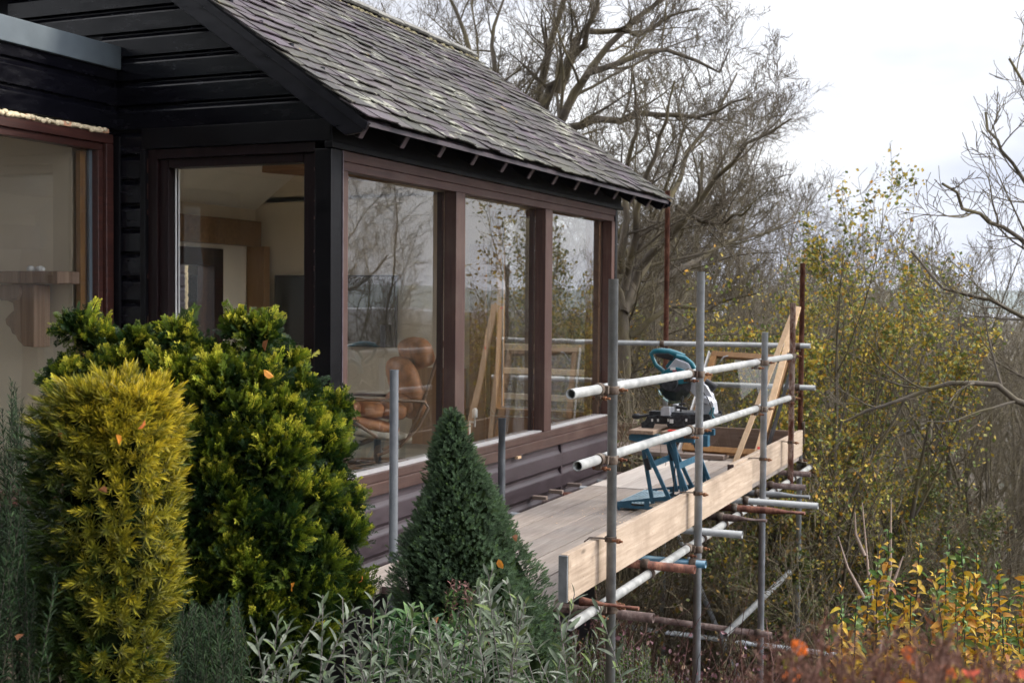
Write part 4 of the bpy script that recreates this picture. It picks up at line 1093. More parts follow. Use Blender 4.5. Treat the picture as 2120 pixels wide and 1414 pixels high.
# footstool left of it
fs = empty('leather_footstool', (-5.35, 8.75, FLZ), 'tan leather footstool in front of the reclining armchair', 'footstool')
b = MB(); cushion(b, (-5.35, 8.75, FLZ+.37), (.26, .24, .09), 0, yaw=CYW); cushion(b, (-5.42, 8.73, FLZ+.47), (.14, .22, .06), 0, yaw=CYW); b.build('seat', M['leather'], fs)
b = MB(); b.path([(-5.35, 8.75, FLZ+.02), (-5.35, 8.75, FLZ+.29)], .025, 10); b.path([(-5.35+.22*math.cos(a), 8.75+.22*math.sin(a), FLZ+.012) for a in np.linspace(0, 2*math.pi, 20)], .011, 8); b.bar((-5.57, 8.75, FLZ+.02), (-5.13, 8.75, FLZ+.02), .03, .016); b.build('base', M['bent_wood'], fs)
tvb = empty('television', (-6.25, FY-.05, -.44), 'flat black television on the cream far wall of the room', 'television')
b = MB(); b.box(-6.93, -5.60, FY-.075, FY-.035, -.445, .225); b.build('bezel', M['black_plastic'], tvb, .004)
b = MB(); b.box(-6.915, -5.615, FY-.0775, FY-.0755, -.43, .21); b.build('screen', M['tv'], tvb)
b = MB(); b.box(-6.4, -6.1, FY-.034, FY-.001, -.2, 0); b.build('wall_bracket', M['black_plastic'], tvb)
b = MB(); rv = at(983, 860, Y=10.1); b.path([(rv.x, rv.y, rv.z-.10), (rv.x, rv.y, rv.z-.02), (rv.x, rv.y, rv.z-.019), (rv.x, rv.y, rv.z+.05), (rv.x, rv.y, rv.z+.065)], [.008, .008, .024, .024, .012], 12)
b.path([(rv.x-.05, rv.y, FLZ), (rv.x-.05, rv.y, rv.z-.05), (rv.x-.03, rv.y, rv.z-.06), (rv.x, rv.y, rv.z-.06)], .008, 8)
o = b.build('radiator_valve', M['white'], None, 0, loc=(rv.x, rv.y, FLZ)); tag(o, 'white radiator valve on its pipe behind the middle window', 'radiator valve')
# mantel beam and corbel in the wing room
CYm = 5.50
mt = empty('mantel_shelf', (-6.6, 5.5, -.2), 'heavy old oak mantel beam behind the left window, spotted with white paint', 'mantel shelf')
m0 = at(-60, 562, Y=CYm); m1 = at(143, 562, Y=CYm); zl = at(100, 588, Y=CYm).z
b = MB(); b.box(m0.x-.6, m1.x, CYm-.09, 5.584, zl, m1.z); b.build('beam', M['old_oak'], mt, .006)
b = MB(); rr = random.Random(2)
for px in (72, 76, 93, 96, 90, 99): p = at(px+rr.uniform(-3, 3), 560, Y=CYm); b.ball((p.x, CYm-.04, m1.z+.012), rr.uniform(.012, .024), 8, 6, (1, 1, .9))
b.build('paint_lump', M['white'], mt)
def co(px, py): p = at(px, py, Y=CYm); return (p.x, p.z)
crb = [(84, 589), (84, 719), (62, 716), (50, 704), (46, 694), (38, 690), (34, 678), (26, 672), (24, 660), (33, 650), (42, 642), (40, 628), (27, 622), (14, 622), (8, 612), (8, 600), (14, 590)]
b = MB(); b.prism([co(*p) for p in crb], 'y', CYm-.05, CYm+.075)
o = b.build('corbel', M['old_oak'], mt, .006)
b = MB(); x, z = co(46, 604); b.path([(x, CYm-.051, z), (x, CYm-.065, z)], [.05, .042], 20); b.build('corbel_scroll', M['old_oak'], o)

# ------------------------------------------------------------------ timber balustrade behind the house
bal = empty('timber_balustrade', (-5.2, 12.6, -3.5), 'new timber balustrade with three rails seen through the glass beyond the room', 'balustrade')
BY = 12.62
for z, t_ in ((-.49, .05), (-.75, .045), (-1.03, .045), (-1.22, .04)):
    b = MB(); b.box(-6.6, -4.42, BY-.02, BY+.02, z-t_, z+t_*.4); b.build('rail', M['fence_wood'], bal, .003)
for x in (-6.5, -5.7, -5.1, -4.52):
    b = MB(); b.box(x-.035, x+.035, BY+.021, BY+.09, -3.6, -.50); b.build('post', M['fence_wood'], bal, .003)
b = MB(); b.box(-6.6, -4.42, BY+.0, BY+1.4, -1.42, -1.36); b.build('deck', M['deck_x'], bal)

# ================================================================== VEGETATION
def nrm_(v): return v/np.maximum(np.linalg.norm(v, axis=-1, keepdims=True), 1e-9)
def tubes_np(P, R, sides):
    B, Np, _ = P.shape
    T = np.empty_like(P); T[:, 1:-1] = P[:, 2:]-P[:, :-2]; T[:, 0] = P[:, 1]-P[:, 0]; T[:, -1] = P[:, -1]-P[:, -2]
    T = nrm_(T)
    ref = np.where(np.abs(T[:, :1, 2:3]) > .85, np.array([1., .13, 0.]), np.array([.1, 0.05, 1.]))
    A = nrm_(np.cross(T, np.broadcast_to(ref, T.shape))); Bv = np.cross(T, A)
    th = np.arange(sides)*2*np.pi/sides
    V = P[:, :, None] + (A[:, :, None]*np.cos(th)[:, None] + Bv[:, :, None]*np.sin(th)[:, None])*R[:, :, None, None]
    idx = np.arange(B*Np*sides).reshape(B, Np, sides)
    nx = np.roll(idx, -1, axis=2)
    Fq = np.stack([idx[:, :-1], nx[:, :-1], nx[:, 1:], idx[:, 1:]], -1).reshape(-1, 4)
    return V.reshape(-1, 3), Fq
def cat_np(parts):
    Vs, Fs, n = [], [], 0
    for V, Fq in parts: Vs.append(V); Fs.append(Fq+n); n += len(V)
    return np.concatenate(Vs), np.concatenate(Fs)
def grow(rng, P, R, n, t0, t1, lf, ang, wig, up, npts, rf, rend, lmin=0):
    B, Np, _ = P.shape
    plen = np.linalg.norm(P[:, 1:]-P[:, :-1], axis=2).sum(1)
    ii = np.repeat(np.arange(B), n); m = len(ii)
    t = t0 + (t1-t0)*((np.tile(np.arange(n), B)+rng.rand(m))/n)
    f = t*(Np-1); k = np.minimum(f.astype(int), Np-2); fr = (f-k)[:, None]
    pos = P[ii, k]*(1-fr) + P[ii, k+1]*fr
    rr_ = R[ii, k]*(1-fr[:, 0]) + R[ii, k+1]*fr[:, 0]
    T = nrm_(P[ii, k+1]-P[ii, k])
    q = nrm_(np.cross(T, nrm_(rng.randn(m, 3))))
    a = np.radians(ang*rng.uniform(.6, 1.3, m))[:, None]
    d = nrm_(T*np.cos(a)+q*np.sin(a)+np.array([0, 0, up*.5]))
    Ln = np.maximum(plen[ii]*lf*rng.uniform(.55, 1.25, m)*(1.15-.55*t), lmin)
    st = (Ln/(npts-1))[:, None]
    out_ = [pos]; c = pos; curl = rng.randn(m, 3)*wig*.5
    for _ in range(npts-1):
        d = nrm_(d + curl + rng.randn(m, 3)*wig + np.array([0, 0, up]))
        c = c + d*st; out_.append(c)
    Pn = np.stack(out_, 1)
    r0 = rr_*rf
    Rn_ = r0[:, None]*np.linspace(1, rend, npts)[None, :]
    return Pn, Rn_
def trunk_line(rng, h, r, lean=(0, 0), npts=12, wig=.05, rend=.10):
    d = nrm_(np.array([lean[0], lean[1], 1.])); c = np.zeros(3); P = [c]
    for _ in range(npts-1):
        d = nrm_(d+rng.randn(3)*wig); c = c+d*h/(npts-1); P.append(c)
    R = r*np.linspace(1, rend, npts); R[0] *= 1.35
    return np.array(P)[None], R[None]
RMIN = .0024
def make_tree(seed, h, r, levels, trunks=1, lean=.1, spread=0, wig=.06, keep=2):
    """levels: list of grow() argument tuples (n, t0, t1, lf, ang, wig, up, npts, rf, rend, sides). returns trunk mesh, crown mesh, tip polylines"""
    rng = np.random.RandomState(seed); a = []; b = []
    Ps, Rs = [], []
    for i in range(trunks):
        th = rng.rand()*6.283; P, R = trunk_line(rng, h*rng.uniform(.8, 1.1), r*rng.uniform(.7, 1.1), (math.cos(th)*lean, math.sin(th)*lean), wig=wig)
        P = P + np.array([rng.randn()*spread, rng.randn()*spread, 0]); Ps.append(P); Rs.append(R)
    P, R = np.concatenate(Ps), np.concatenate(Rs)
    a.append(tubes_np(P, R, 9)); tips = []
    for li, (n, t0, t1, lf, ang, wg, up, npts, rf, rend, sides) in enumerate(levels):
        P, R = grow(rng, P, R, n, t0, t1, lf, ang, wg, up, npts, rf, rend)
        R = np.maximum(R, RMIN)
        (a if li < keep-1 else b).append(tubes_np(P, R, sides)); tips.append(P)
    return cat_np(a), cat_np(b), tips
def inst(TV, TF, pos, Mx, scale=None):
    """place a template (verts, list of face arrays) at pos with 3x3 matrices Mx (columns = axes)"""
    k = len(TV); n = len(pos)
    S_ = np.ones(n) if scale is None else np.asarray(scale)
    V = np.einsum('nij,kj->nki', Mx, TV)*S_[:, None, None] + pos[:, None, :]
    F_ = [(f[None]+(np.arange(n)*k)[:, None, None]).reshape(-1, f.shape[1]) for f in TF]
    return V.reshape(-1, 3), F_
def frames(rng, D, roll=None):
    """matrices whose z axis is D (n,3) with random roll"""
    D = nrm_(D); q = nrm_(np.cross(D, rng.randn(len(D), 3))); s2 = np.cross(D, q)
    return np.stack([q, s2, D], -1)
def frames_up(rng, D, Nn):
    """z = D, y as near as possible Nn"""
    D = nrm_(D); x = nrm_(np.cross(Nn, D)); y = np.cross(D, x)
    return np.stack([x, y, D], -1)
LEAF_V = np.array([(0, 0, 0), (.32, .10, .30), (.30, .06, .70), (0, -.06, 1), (-.30, .06, .70), (-.32, .10, .30), (0, 0, .5)], float)
LEAF_F = [np.array([(0, 1, 6), (1, 2, 6), (2, 3, 6), (3, 4, 6), (4, 5, 6), (5, 0, 6)])]
LEAF4_V = np.array([(0, 0, 0), (.38, .08, .5), (0, -.05, 1), (-.38, .08, .5)], float)
LEAF4_F = [np.array([(0, 1, 2), (0, 2, 3)])]
def scatter_leaves(rng, tips, n, size, pal, wts, jit=.03, four=True, droop=.2):
    P = tips; B, Np, _ = P.shape
    i = rng.randint(B, size=n); t = rng.rand(n)*(Np-1); k = np.minimum(t.astype(int), Np-2); fr = (t-k)[:, None]
    pos = P[i, k]*(1-fr)+P[i, k+1]*fr + rng.randn(n, 3)*jit
    D = rng.randn(n, 3); D[:, 2] -= droop
    TV, TF = (LEAF4_V, LEAF4_F) if four else (LEAF_V, LEAF_F)
    V, F_ = inst(TV, TF, pos, frames(rng, D), size*rng.uniform(.6, 1.2, n))
    pal = np.array(pal); c = pal[rng.choice(len(pal), n, p=np.array(wts)/sum(wts))]*rng.uniform(.7, 1.25, (n, 1))
    return V, F_, np.repeat(c, len(TV), axis=0)
def merge_leaf(sets):
    Vs, Fs, Cs, n = [], [], [], 0
    for V, F_, c in sets:
        Vs.append(V); Cs.append(c); Fs.append([f+n for f in F_]); n += len(V)
    ks = {}
    for fl in Fs:
        for f in fl: ks.setdefault(f.shape[1], []).append(f)
    return np.concatenate(Vs), [np.concatenate(v) for v in ks.values()], np.concatenate(Cs)
def copy_tree(o, parent=None):
    c = o.copy(); COL.objects.link(c); c.parent = parent
    for ch in list(o.children): copy_tree(ch, c)
    return c
protos = {}; protoh = {}
def tree_thing(kind, name, geo, mats, leaves=None, crown='crown'):
    """builds the prototype at the origin"""
    root = empty(name, (0, 0, 0))
    (a, b) = geo; protoh[kind] = float(b[0][:, 2].max())
    np_mesh('trunk', a[0], [a[1]], M[mats[0]], root, smooth=True)
    c = np_mesh(crown, b[0], [b[1]], M[mats[1]], root, smooth=True)
    if leaves: np_mesh('leaves', leaves[0], leaves[1], M['leaf'], root, col=leaves[2])
    protos[kind] = [root, False]
    return root
def gpos(px, D):
    p = at(px, 620, D=D); return p.x, p.y
def plant(kind, px, D, label, cat='tree', group=None, rot=0, scale=1, dz=0, xy=None, ytop=None):
    root, used = protos[kind]
    o = copy_tree(root) if used else root
    protos[kind][1] = True
    x, y = xy if xy else gpos(px, D)
    if ytop is not None:
        hh = protoh[kind]; zt = at(px, ytop, D=D).z; scale = (zt-(float(gz(x, y))-.1))/hh
        print(kind, px, round(scale, 2))
    o.location = (x, y, float(gz(x, y))-.1+dz); o.rotation_euler = (0, 0, rad(rot)); o.scale = (scale,)*3
    for k_ in ('group',):
        if k_ in o.keys(): del o[k_]
    tag(o, label, cat, group); return o

# (n, t0, t1, lf, ang, wig, up, npts, rf, rend, sides)
OAK = [(11, .22, .98, .66, 56, .09, .04, 10, .55, .22, 7), (8, .2, 1, .52, 46, .15, .05, 9, .55, .25, 5), (8, .15, 1, .50, 44, .19, .07, 7, .55, .35, 4), (6, .1, 1, .60, 42, .20, .09, 6, .60, .5, 3), (4, .1, 1, .62, 38, .20, .08, 4, .7, .6, 3)]
a, b, tp = make_tree(31, 9.5, .25, OAK, lean=.25, wig=.09); tree_thing('oak', 'bare_tree', (a, b), ('bark', 'twig'))
a, b, tp = make_tree(47, 9.0, .22, OAK, trunks=2, lean=.32, wig=.10); tree_thing('oak2', 'bare_tree', (a, b), ('bark', 'twig'))
ASH = [(9, .30, .98, .50, 42, .06, .10, 9, .58, .28, 6), (6, .25, 1, .50, 40, .10, .13, 8, .60, .30, 5), (5, .2, 1, .52, 38, .12, .16, 6, .62, .4, 4), (4, .15, 1, .50, 36, .14, .16, 5, .65, .5, 3), (2, .1, 1, .5, 34, .14, .12, 4, .75, .6, 3)]
a, b, tp = make_tree(8, 8.5, .15, ASH, trunks=2, lean=.16); tree_thing('ash', 'bare_tree', (a, b), ('bark', 'twig'))
a, b, tp = make_tree(15, 7.5, .12, ASH, trunks=3, lean=.24, spread=.2); tree_thing('ash2', 'bare_tree', (a, b), ('bark', 'twig_brown'))
# yellow green field maple, several upright stems
MAP = [(10, .15, 1, .42, 34, .05, .12, 8, .6, .3, 6), (7, .2, 1, .50, 38, .09, .12, 6, .6, .4, 4), (5, .15, 1, .55, 40, .12, .10, 5, .65, .5, 3), (3, .1, 1, .55, 40, .14, .08, 4, .7, .6, 3)]
a, b, tp = make_tree(22, 5.6, .085, MAP, trunks=6, lean=.095, spread=.22, wig=.04)
rng = np.random.RandomState(3)
MP = [(.46, .33, .04), (.30, .27, .045), (.15, .19, .04), (.46, .24, .03), (.09, .12, .03)]
lv = merge_leaf([scatter_leaves(rng, tp[2], 21000, .050, MP, (4, 4, 4, 1, 2), .06), scatter_leaves(rng, tp[3], 8500, .044, MP, (5, 4, 3, 1, 1), .04)])
tree_thing('maple', 'maple_tree', (a, b), ('bark', 'twig'), lv)
a, b, tp = make_tree(27, 3.6, .06, MAP, trunks=5, lean=.35, spread=.25, wig=.06)
GP = [(.10, .13, .035), (.075, .095, .028), (.20, .19, .04), (.42, .29, .03), (.16, .115, .05)]
lv = merge_leaf([scatter_leaves(rng, tp[2], 14000, .050, GP, (5, 5, 3, 1.6, 1), .06), scatter_leaves(rng, tp[3], 8500, .045, GP, (5, 4, 4, 2, 1), .05)])
tree_thing('bushy', 'leafy_bush', (a, b), ('bark_dark', 'twig'), lv)
# brown thicket bush
THK = [(9, .1, 1, .50, 36, .10, .07, 7, .6, .4, 4), (7, .15, 1, .55, 40, .14, .06, 6, .65, .45, 3), (5, .1, 1, .55, 42, .16, .06, 5, .7, .6, 3)]
a, b, tp = make_tree(51, 2.6, .03, THK, trunks=9, lean=.35, spread=.35, wig=.08)
lv = scatter_leaves(rng, tp[2], 1500, .04, [(.25, .16, .04), (.14, .08, .04), (.12, .13, .03)], (1, 1, 1), .03)
tree_thing('thicket', 'bare_bush', (a, b), ('twig_brown', 'twig_brown'), lv)

# --- trees in view
G1 = 'large bare trees behind the house'
G2 = 'slender bare trees on the right'

HERO = [(9, .15, 1, .40, 48, .10, .05, 8, .46, .22, 6), (7, .15, 1, .52, 46, .14, .08, 7, .50, .35, 4), (5, .12, 1, .58, 44, .17, .10, 5, .58, .5, 3), (4, .12, 1, .66, 36, .17, .10, 4, .72, .6, 3)]
def hero_tree(seed, D, trunk, limbs, label, group, r0=.16, depth=1.0, levels=None):
    rng = np.random.RandomState(seed)
    def line(pts, r_a, r_b, n=12, base=False):
        pts = np.array(pts, float); s = np.concatenate([[0], np.cumsum(np.hypot(*(pts[1:]-pts[:-1]).T))]); t = np.linspace(0, s[-1], n)
        x, y = np.interp(t, s, pts[:, 0]), np.interp(t, s, pts[:, 1]); dd = np.cumsum(rng.randn(n)*.10)*depth + rng.randn()*.9*depth*np.linspace(0, 1, n)
        P = np.array([at(x[i]+rng.randn()*4, y[i]+rng.randn()*4, D=D+(0 if base else dd[i])) for i in range(n)]); return P, np.linspace(r_a, r_b, n)
    tp = [line(trunk, r0, r0*.75, base=True)]; p0 = tp[0][0][0]; gb = np.array([p0[0], p0[1], float(gz(p0[0], p0[1]))-.1])
    tp[0][0][0] = gb; ls = [line(l, r0*k, .010) for k, l in limbs]
    tv = tubes_np(np.array([tp[0][0]]), np.array([tp[0][1]]), 10)
    P, R = np.array([l[0] for l in ls]), np.array([l[1] for l in ls]); a = [tv, tubes_np(P, R, 8)]; bb = []
    for li, (n, t0, t1, lf, ang, wg, up, npts, rf, rend, sides) in enumerate(levels or HERO):
        P, R = grow(rng, P, R, n, t0, t1, lf, ang, wg, up, npts, rf, rend); R = np.maximum(R, RMIN); (a if li < 1 else bb).append(tubes_np(P, R, sides))
    root = empty('bare_tree', tuple(gb), label, 'tree', group)
    V, Fq = cat_np(a); np_mesh('trunk', V, [Fq], M['bark'], root, smooth=True); V, Fq = cat_np(bb); np_mesh('crown', V, [Fq], M['twig'], root, smooth=True)
hero_tree(71, 15, [(1090, 900), (1085, 600), (1080, 430)], [(.6, [(1080, 440), (1110, 210), (1150, 60), (1190, -80), (1210, -200)]), (.55, [(1080, 430), (1180, 200), (1290, 60), (1420, -30), (1520, -120)]), (.5, [(1085, 400), (1210, 150), (1310, 120), (1400, 105), (1490, 145), (1518, 95)]),
    (.5, [(1080, 440), (1000, 200), (960, 60), (900, -60)]), (.45, [(1100, 240), (1210, 90), (1240, 0), (1250, -120)]), (.4, [(1120, 280), (1330, 230), (1450, 240), (1560, 200)]), (.4, [(1060, 330), (1020, 100), (1040, -40)]), (.4, [(1150, 190), (1200, 60), (1330, 70), (1450, 10)])], 'large mossy bare tree with sweeping limbs rising behind the roof ridge', G1, .14)
hero_tree(72, 14, [(1290, 1100), (1288, 800), (1290, 640)], [(.6, [(1290, 650), (1340, 520), (1430, 450), (1490, 360), (1560, 295), (1638, 252)]), (.55, [(1290, 640), (1380, 420), (1440, 300), (1500, 200), (1530, 150)]), (.5, [(1292, 600), (1330, 400), (1370, 280), (1390, 170)]),
    (.45, [(1300, 620), (1420, 560), (1500, 500), (1590, 480), (1650, 440)]), (.5, [(1290, 560), (1290, 380), (1320, 250), (1310, 160)]), (.4, [(1300, 700), (1380, 640), (1460, 640), (1560, 610)]), (.35, [(1400, 430), (1480, 470), (1550, 430)]), (.4, [(1290, 640), (1240, 450), (1230, 300)])], 'dense low branched bare tree between house corner and yellow maple', G1, .10)
hero_tree(73, 10, [(2235, 1500), (2230, 1000), (2225, 760)], [(.6, [(2225, 900), (2060, 800), (1950, 790), (1850, 830), (1750, 880)]), (.4, [(2225, 500), (2100, 350), (2060, 290), (2048, 235)]), (.45, [(2225, 600), (2110, 490), (2010, 440), (1955, 380)]), (.45, [(2225, 760), (2200, 400), (2140, 200), (2090, 120)]), (.4, [(2225, 700), (2080, 640), (1960, 600), (1880, 520)])], 'bare tree at the right edge reaching a long dark limb into view', G2, .052, .6, [(7, .15, 1, .42, 44, .09, .07, 8, .5, .3, 5), (5, .15, 1, .60, 42, .12, .08, 7, .55, .45, 4), (4, .15, 1, .62, 38, .14, .08, 5, .65, .6, 3)])
plant('oak2', 1235, 17.5, 'broad bare tree showing over the far roof verge', group=G1, rot=140, ytop=-60)
plant('oak', 1400, 19, 'dense bare tree right behind the end of the eaves', group=G1, rot=205, ytop=140)
plant('oak2', 1330, 24, 'bare tree standing farther back between the eaves and the sky', group=G1, rot=40, ytop=90)
plant('oak', 930, 21, 'bare tree whose crown shows above the top of the roof', group=G1, rot=80, ytop=-120)
plant('ash2', 1465, 15.5, 'many stemmed bare tree behind the mitre saw and guard rails', group=G1, rot=20, ytop=330)
plant('maple', 1700, 13.6, 'tall upright maple with sparse yellow and green leaves behind the scaffold corner', rot=0, ytop=325)
plant('maple', 1570, 17, 'smaller yellowing maple left of the tall one', rot=130, ytop=480)
plant('ash', 1900, 17, 'slender bare tree just right of the yellow maple', group=G2, rot=30, ytop=400)
plant('ash', 2010, 21, 'slender bare tree with up-curving branches before the distant hills', group=G2, rot=200, ytop=420)
plant('ash2', 2140, 16, 'many stemmed bare tree at the right edge of the photo', group=G2, rot=100, ytop=540)
plant('ash', 1800, 22, 'thin bare tree seen behind the yellow maple crown', group=G2, rot=290, ytop=410)
plant('oak', 2560, 17, 'bare tree standing outside the right edge of the view', group=G2, rot=120, ytop=150)
G3 = 'leafy bushes below the scaffold'
plant('bushy', 1680, 14.5, 'dark green bush turning yellow behind the scaffold corner posts', 'bush', G3, 0, .82)
plant('bushy', 1765, 13.2, 'dark green and yellow bush right of the scaffold', 'bush', G3, 120, .90)
G4 = 'brown leafless bushes of the thicket'
rr = random.Random(9)
tl = ['beyond the far toe board', 'below the guard rails', 'behind the tall galvanised pole', 'right of the scaffold corner', 'beneath the yellow maple', 'behind the orange leaved shrubs', 'near the right edge', 'at the right edge', 'under the long bare limb', 'beyond the low bush by the house corner', 'in the dip right of the maple', 'farther down the slope at the right']
for i, (px, D) in enumerate(((1330, 15), (1420, 13.2), (1500, 12.2), (1745, 14), (1640, 14.5), (1880, 11.5), (2010, 12.3), (2120, 11.2), (1980, 15.5), (1290, 12.4), (1850, 17), (2080, 18))):
    plant('thicket', px, D, 'brown leafless bush ' + tl[i], 'bush', G4, rr.uniform(0, 360), rr.uniform(.95, 1.3))
# trees the windows mirror, to the right of the view
G5 = 'bare trees down the slope to the right, mirrored in the long windows'
for i, (xx, yy, k_, s_) in enumerate(((5.2, 17.5, 'oak', .80), (9.0, 21, 'ash', .75), (10.5, 15.5, 'ash', .62), (17.5, 19.5, 'ash2', .8), (6.0, 25, 'ash2', .7), (19, 13.5, 'oak2', .62), (2.6, 19, 'ash', .7))):
    plant(k_, 0, 0, ['spreading bare tree right of the view, nearest the middle window line', 'twin trunked bare tree right of the view', 'slender bare tree right of the view', 'large bare tree farthest right of the view', 'many stemmed bare tree beyond the others on the right', 'twin trunked bare tree level with the house on the right', 'bare tree just outside the right edge, far down the slope'][i], group=G5, rot=i*70, scale=s_, xy=(xx, yy))
for i, (xx, yy) in enumerate(((3, 12.5), (5.5, 13.5), (8, 11.5), (10.5, 14.5), (13, 10.5))):
    plant('thicket', 0, 0, ['first', 'second', 'third', 'fourth', 'fifth'][i] + ' brown bush counted outward past the right edge of the view', 'bush', 'brown bushes past the right edge', i*50, 1.3, xy=(xx, yy))
plant('ash', 0, 0, 'bare tree behind the house seen through the room windows', rot=60, scale=.9, xy=(-12.0, 17.0))

# --- far wood as one mass
def far_wood():
    rng = np.random.RandomState(77)
    LV = [(9, .25, 1, .45, 42, .09, .09, 6, .6, .35, 4), (7, .2, 1, .50, 42, .12, .10, 5, .65, .4, 3), (7, .1, 1, .5, 42, .14, .08, 4, .7, .6, 3)]
    vs, fs, n = [], [], 0
    base = []
    global RMIN
    RMIN = .007
    for s_ in range(4):
        a, b, tp = make_tree(100+s_, 9.0, .16, LV, trunks=2, lean=.2); base.append(cat_np([a, b]))
    RMIN = .0024
    for i in range(230):
        u = rng.rand(); D = 34 + 115*u**1.4; ang = rad(rng.uniform(-34, 50)); x, y = D*math.sin(ang), D*math.cos(ang)
        if -9 < x < -2 and y < 16: continue
        V, Fq = base[rng.randint(4)]; wl = np.clip((rad(8)-ang)/.2, 0, 1); s_ = (rng.uniform(-2.2, .5)+D*(.006+.05*wl)-float(gz(x, y)))/V[:, 2].max()
        t = rng.rand()*6.28; R_ = np.array([[math.cos(t), -math.sin(t), 0], [math.sin(t), math.cos(t), 0], [0, 0, 1]])
        W = (V@R_.T)*s_ + np.array([x, y, float(gz(x, y))-.2]); vs.append(W.astype(np.float32)); fs.append(Fq+n); n += len(V)
    o = np_mesh('woodland', np.concatenate(vs), [np.concatenate(fs)], M['twig_brown'], smooth=False)
    tag(o, 'distant leafless woodland filling the valley', 'woodland', kind='stuff')
far_wood()
# --- undergrowth
def undergrowth():
    rng = np.random.RandomState(5); sets = []; stems = []
    n = 2600
    D = rng.uniform(7.2, 19, n); px = rng.uniform(1230, 2300, n)
    P0 = np.array([gpos(px[i], D[i]) for i in range(n)])
    z0 = gz(P0[:, 0], P0[:, 1]); P0 = np.concatenate([P0, z0[:, None]], 1)
    keep = ~((P0[:, 0] < -3.2) & (P0[:, 1] < 11))
    P0 = P0[keep]; n = len(P0)
    P, R = P0[:, None]+np.zeros((n, 6, 3)), None
    d = nrm_(rng.randn(n, 3)*.35+np.array([0, 0, 1])); c = P0.copy(); pl = [c]
    L_ = rng.uniform(.6, 1.7, n)[:, None]/5
    for _ in range(5): d = nrm_(d+rng.randn(n, 3)*.18); c = c+d*L_; pl.append(c)
    P = np.stack(pl, 1); R = np.ones((n, 6))*np.linspace(.007, .003, 6)
    st = tubes_np(P, R, 3)
    P2, R2 = grow(rng, P, R, 7, .2, 1, .45, 45, .16, .05, 4, .8, .7)
    st2 = tubes_np(P2, np.maximum(R2, .002), 3)
    V, Fq = cat_np([st, st2])
    o = np_mesh('undergrowth_stems', V, [Fq], M['stem_red']); tag(o, 'tangle of thin reddish stems covering the bank below the scaffold', 'undergrowth', kind='stuff')
    left = P2[:, 0, 0] < -.6
    A = scatter_leaves(rng, P2, 52000, .034, [(.20, .10, .115), (.15, .085, .07), (.27, .17, .10), (.13, .15, .05), (.34, .24, .29)], (4, 4, 2, 2, .9), .04)
    B_ = scatter_leaves(rng, P2[~left], 16000, .05, [(.16, .18, .04), (.42, .31, .05), (.11, .13, .03), (.45, .22, .05)], (4, 2, 4, 1), .05)
    V, F_, c = merge_leaf([A, B_])
    o = np_mesh('undergrowth', V, F_, M['leaf'], col=c); tag(o, 'low purple brown leafy undergrowth on the bank', 'undergrowth', kind='stuff')
undergrowth()

# --- golden yew
def blade_template(L_, w_, bend, n=2):
    V = []; 
    for i in range(n+1):
        t = i/n; ww_ = w_*(1-.15*t) if i < n else w_*.18
        V += [(-ww_/2, bend*t*t*L_, t*L_), (ww_/2, bend*t*t*L_, t*L_)]
    Fq = [(2*i, 2*i+1, 2*i+3, 2*i+2) for i in range(n)]
    return np.array(V, float), np.array(Fq)
def needle_sprig(rng, stem, nn, nl, nw, a0, a1, bend=.15, segs=1):
    """shoot along +z of length stem with nn needles; returns V,F,tipweight"""
    BV, BF = blade_template(nl, nw, bend, segs+1)
    t = np.linspace(.05, 1, nn); az = np.arange(nn)*2.4
    an = np.radians(a0+(a1-a0)*t)+rng.randn(nn)*.12
    D = np.stack([np.sin(an)*np.cos(az), np.sin(an)*np.sin(az), np.cos(an)], -1)
    up = np.tile([0, 0, 1.], (nn, 1)); Mx = frames_up(rng, D, up)
    pos = np.stack([0*t, 0*t, t*stem], -1)
    V, F_ = inst(BV, [BF], pos, Mx, rng.uniform(.8, 1.15, nn))
    tw = np.tile(BV[:, 2]/nl, nn)
    return V, F_[0], tw, t.repeat(len(BV))
def sprig_shrub(rng, pos, D, scale, temps, colf):
    """colf(i_index_array, tipweight, t) -> colours"""
    sets = []
    which = rng.randint(len(temps), size=len(pos))
    for k, (TV, TF, tw, tt) in enumerate(temps):
        s_ = which == k
        if not s_.any(): continue
        V, F_ = inst(TV, [TF], pos[s_], frames(rng, D[s_]), scale[s_])
        c = colf(np.where(s_)[0][:, None], tw[None, :], tt[None, :]).reshape(-1, 3); sets.append((V, F_, c))
    return merge_leaf(sets)
def lumpy_core(name, pts_fn, parent, mat, nu=24, nv=16):
    V = []
    for j in range(nv+1):
        for i in range(nu): V.append(pts_fn(i/nu*2*math.pi, j/nv))
    Fq = [(j*nu+i, j*nu+(i+1) % nu, (j+1)*nu+(i+1) % nu, (j+1)*nu+i) for j in range(nv) for i in range(nu)]
    return np_mesh(name, V, [np.array(Fq)], mat, parent, smooth=True)
def lerp(a, b, t): return a*(1-t)+b*t
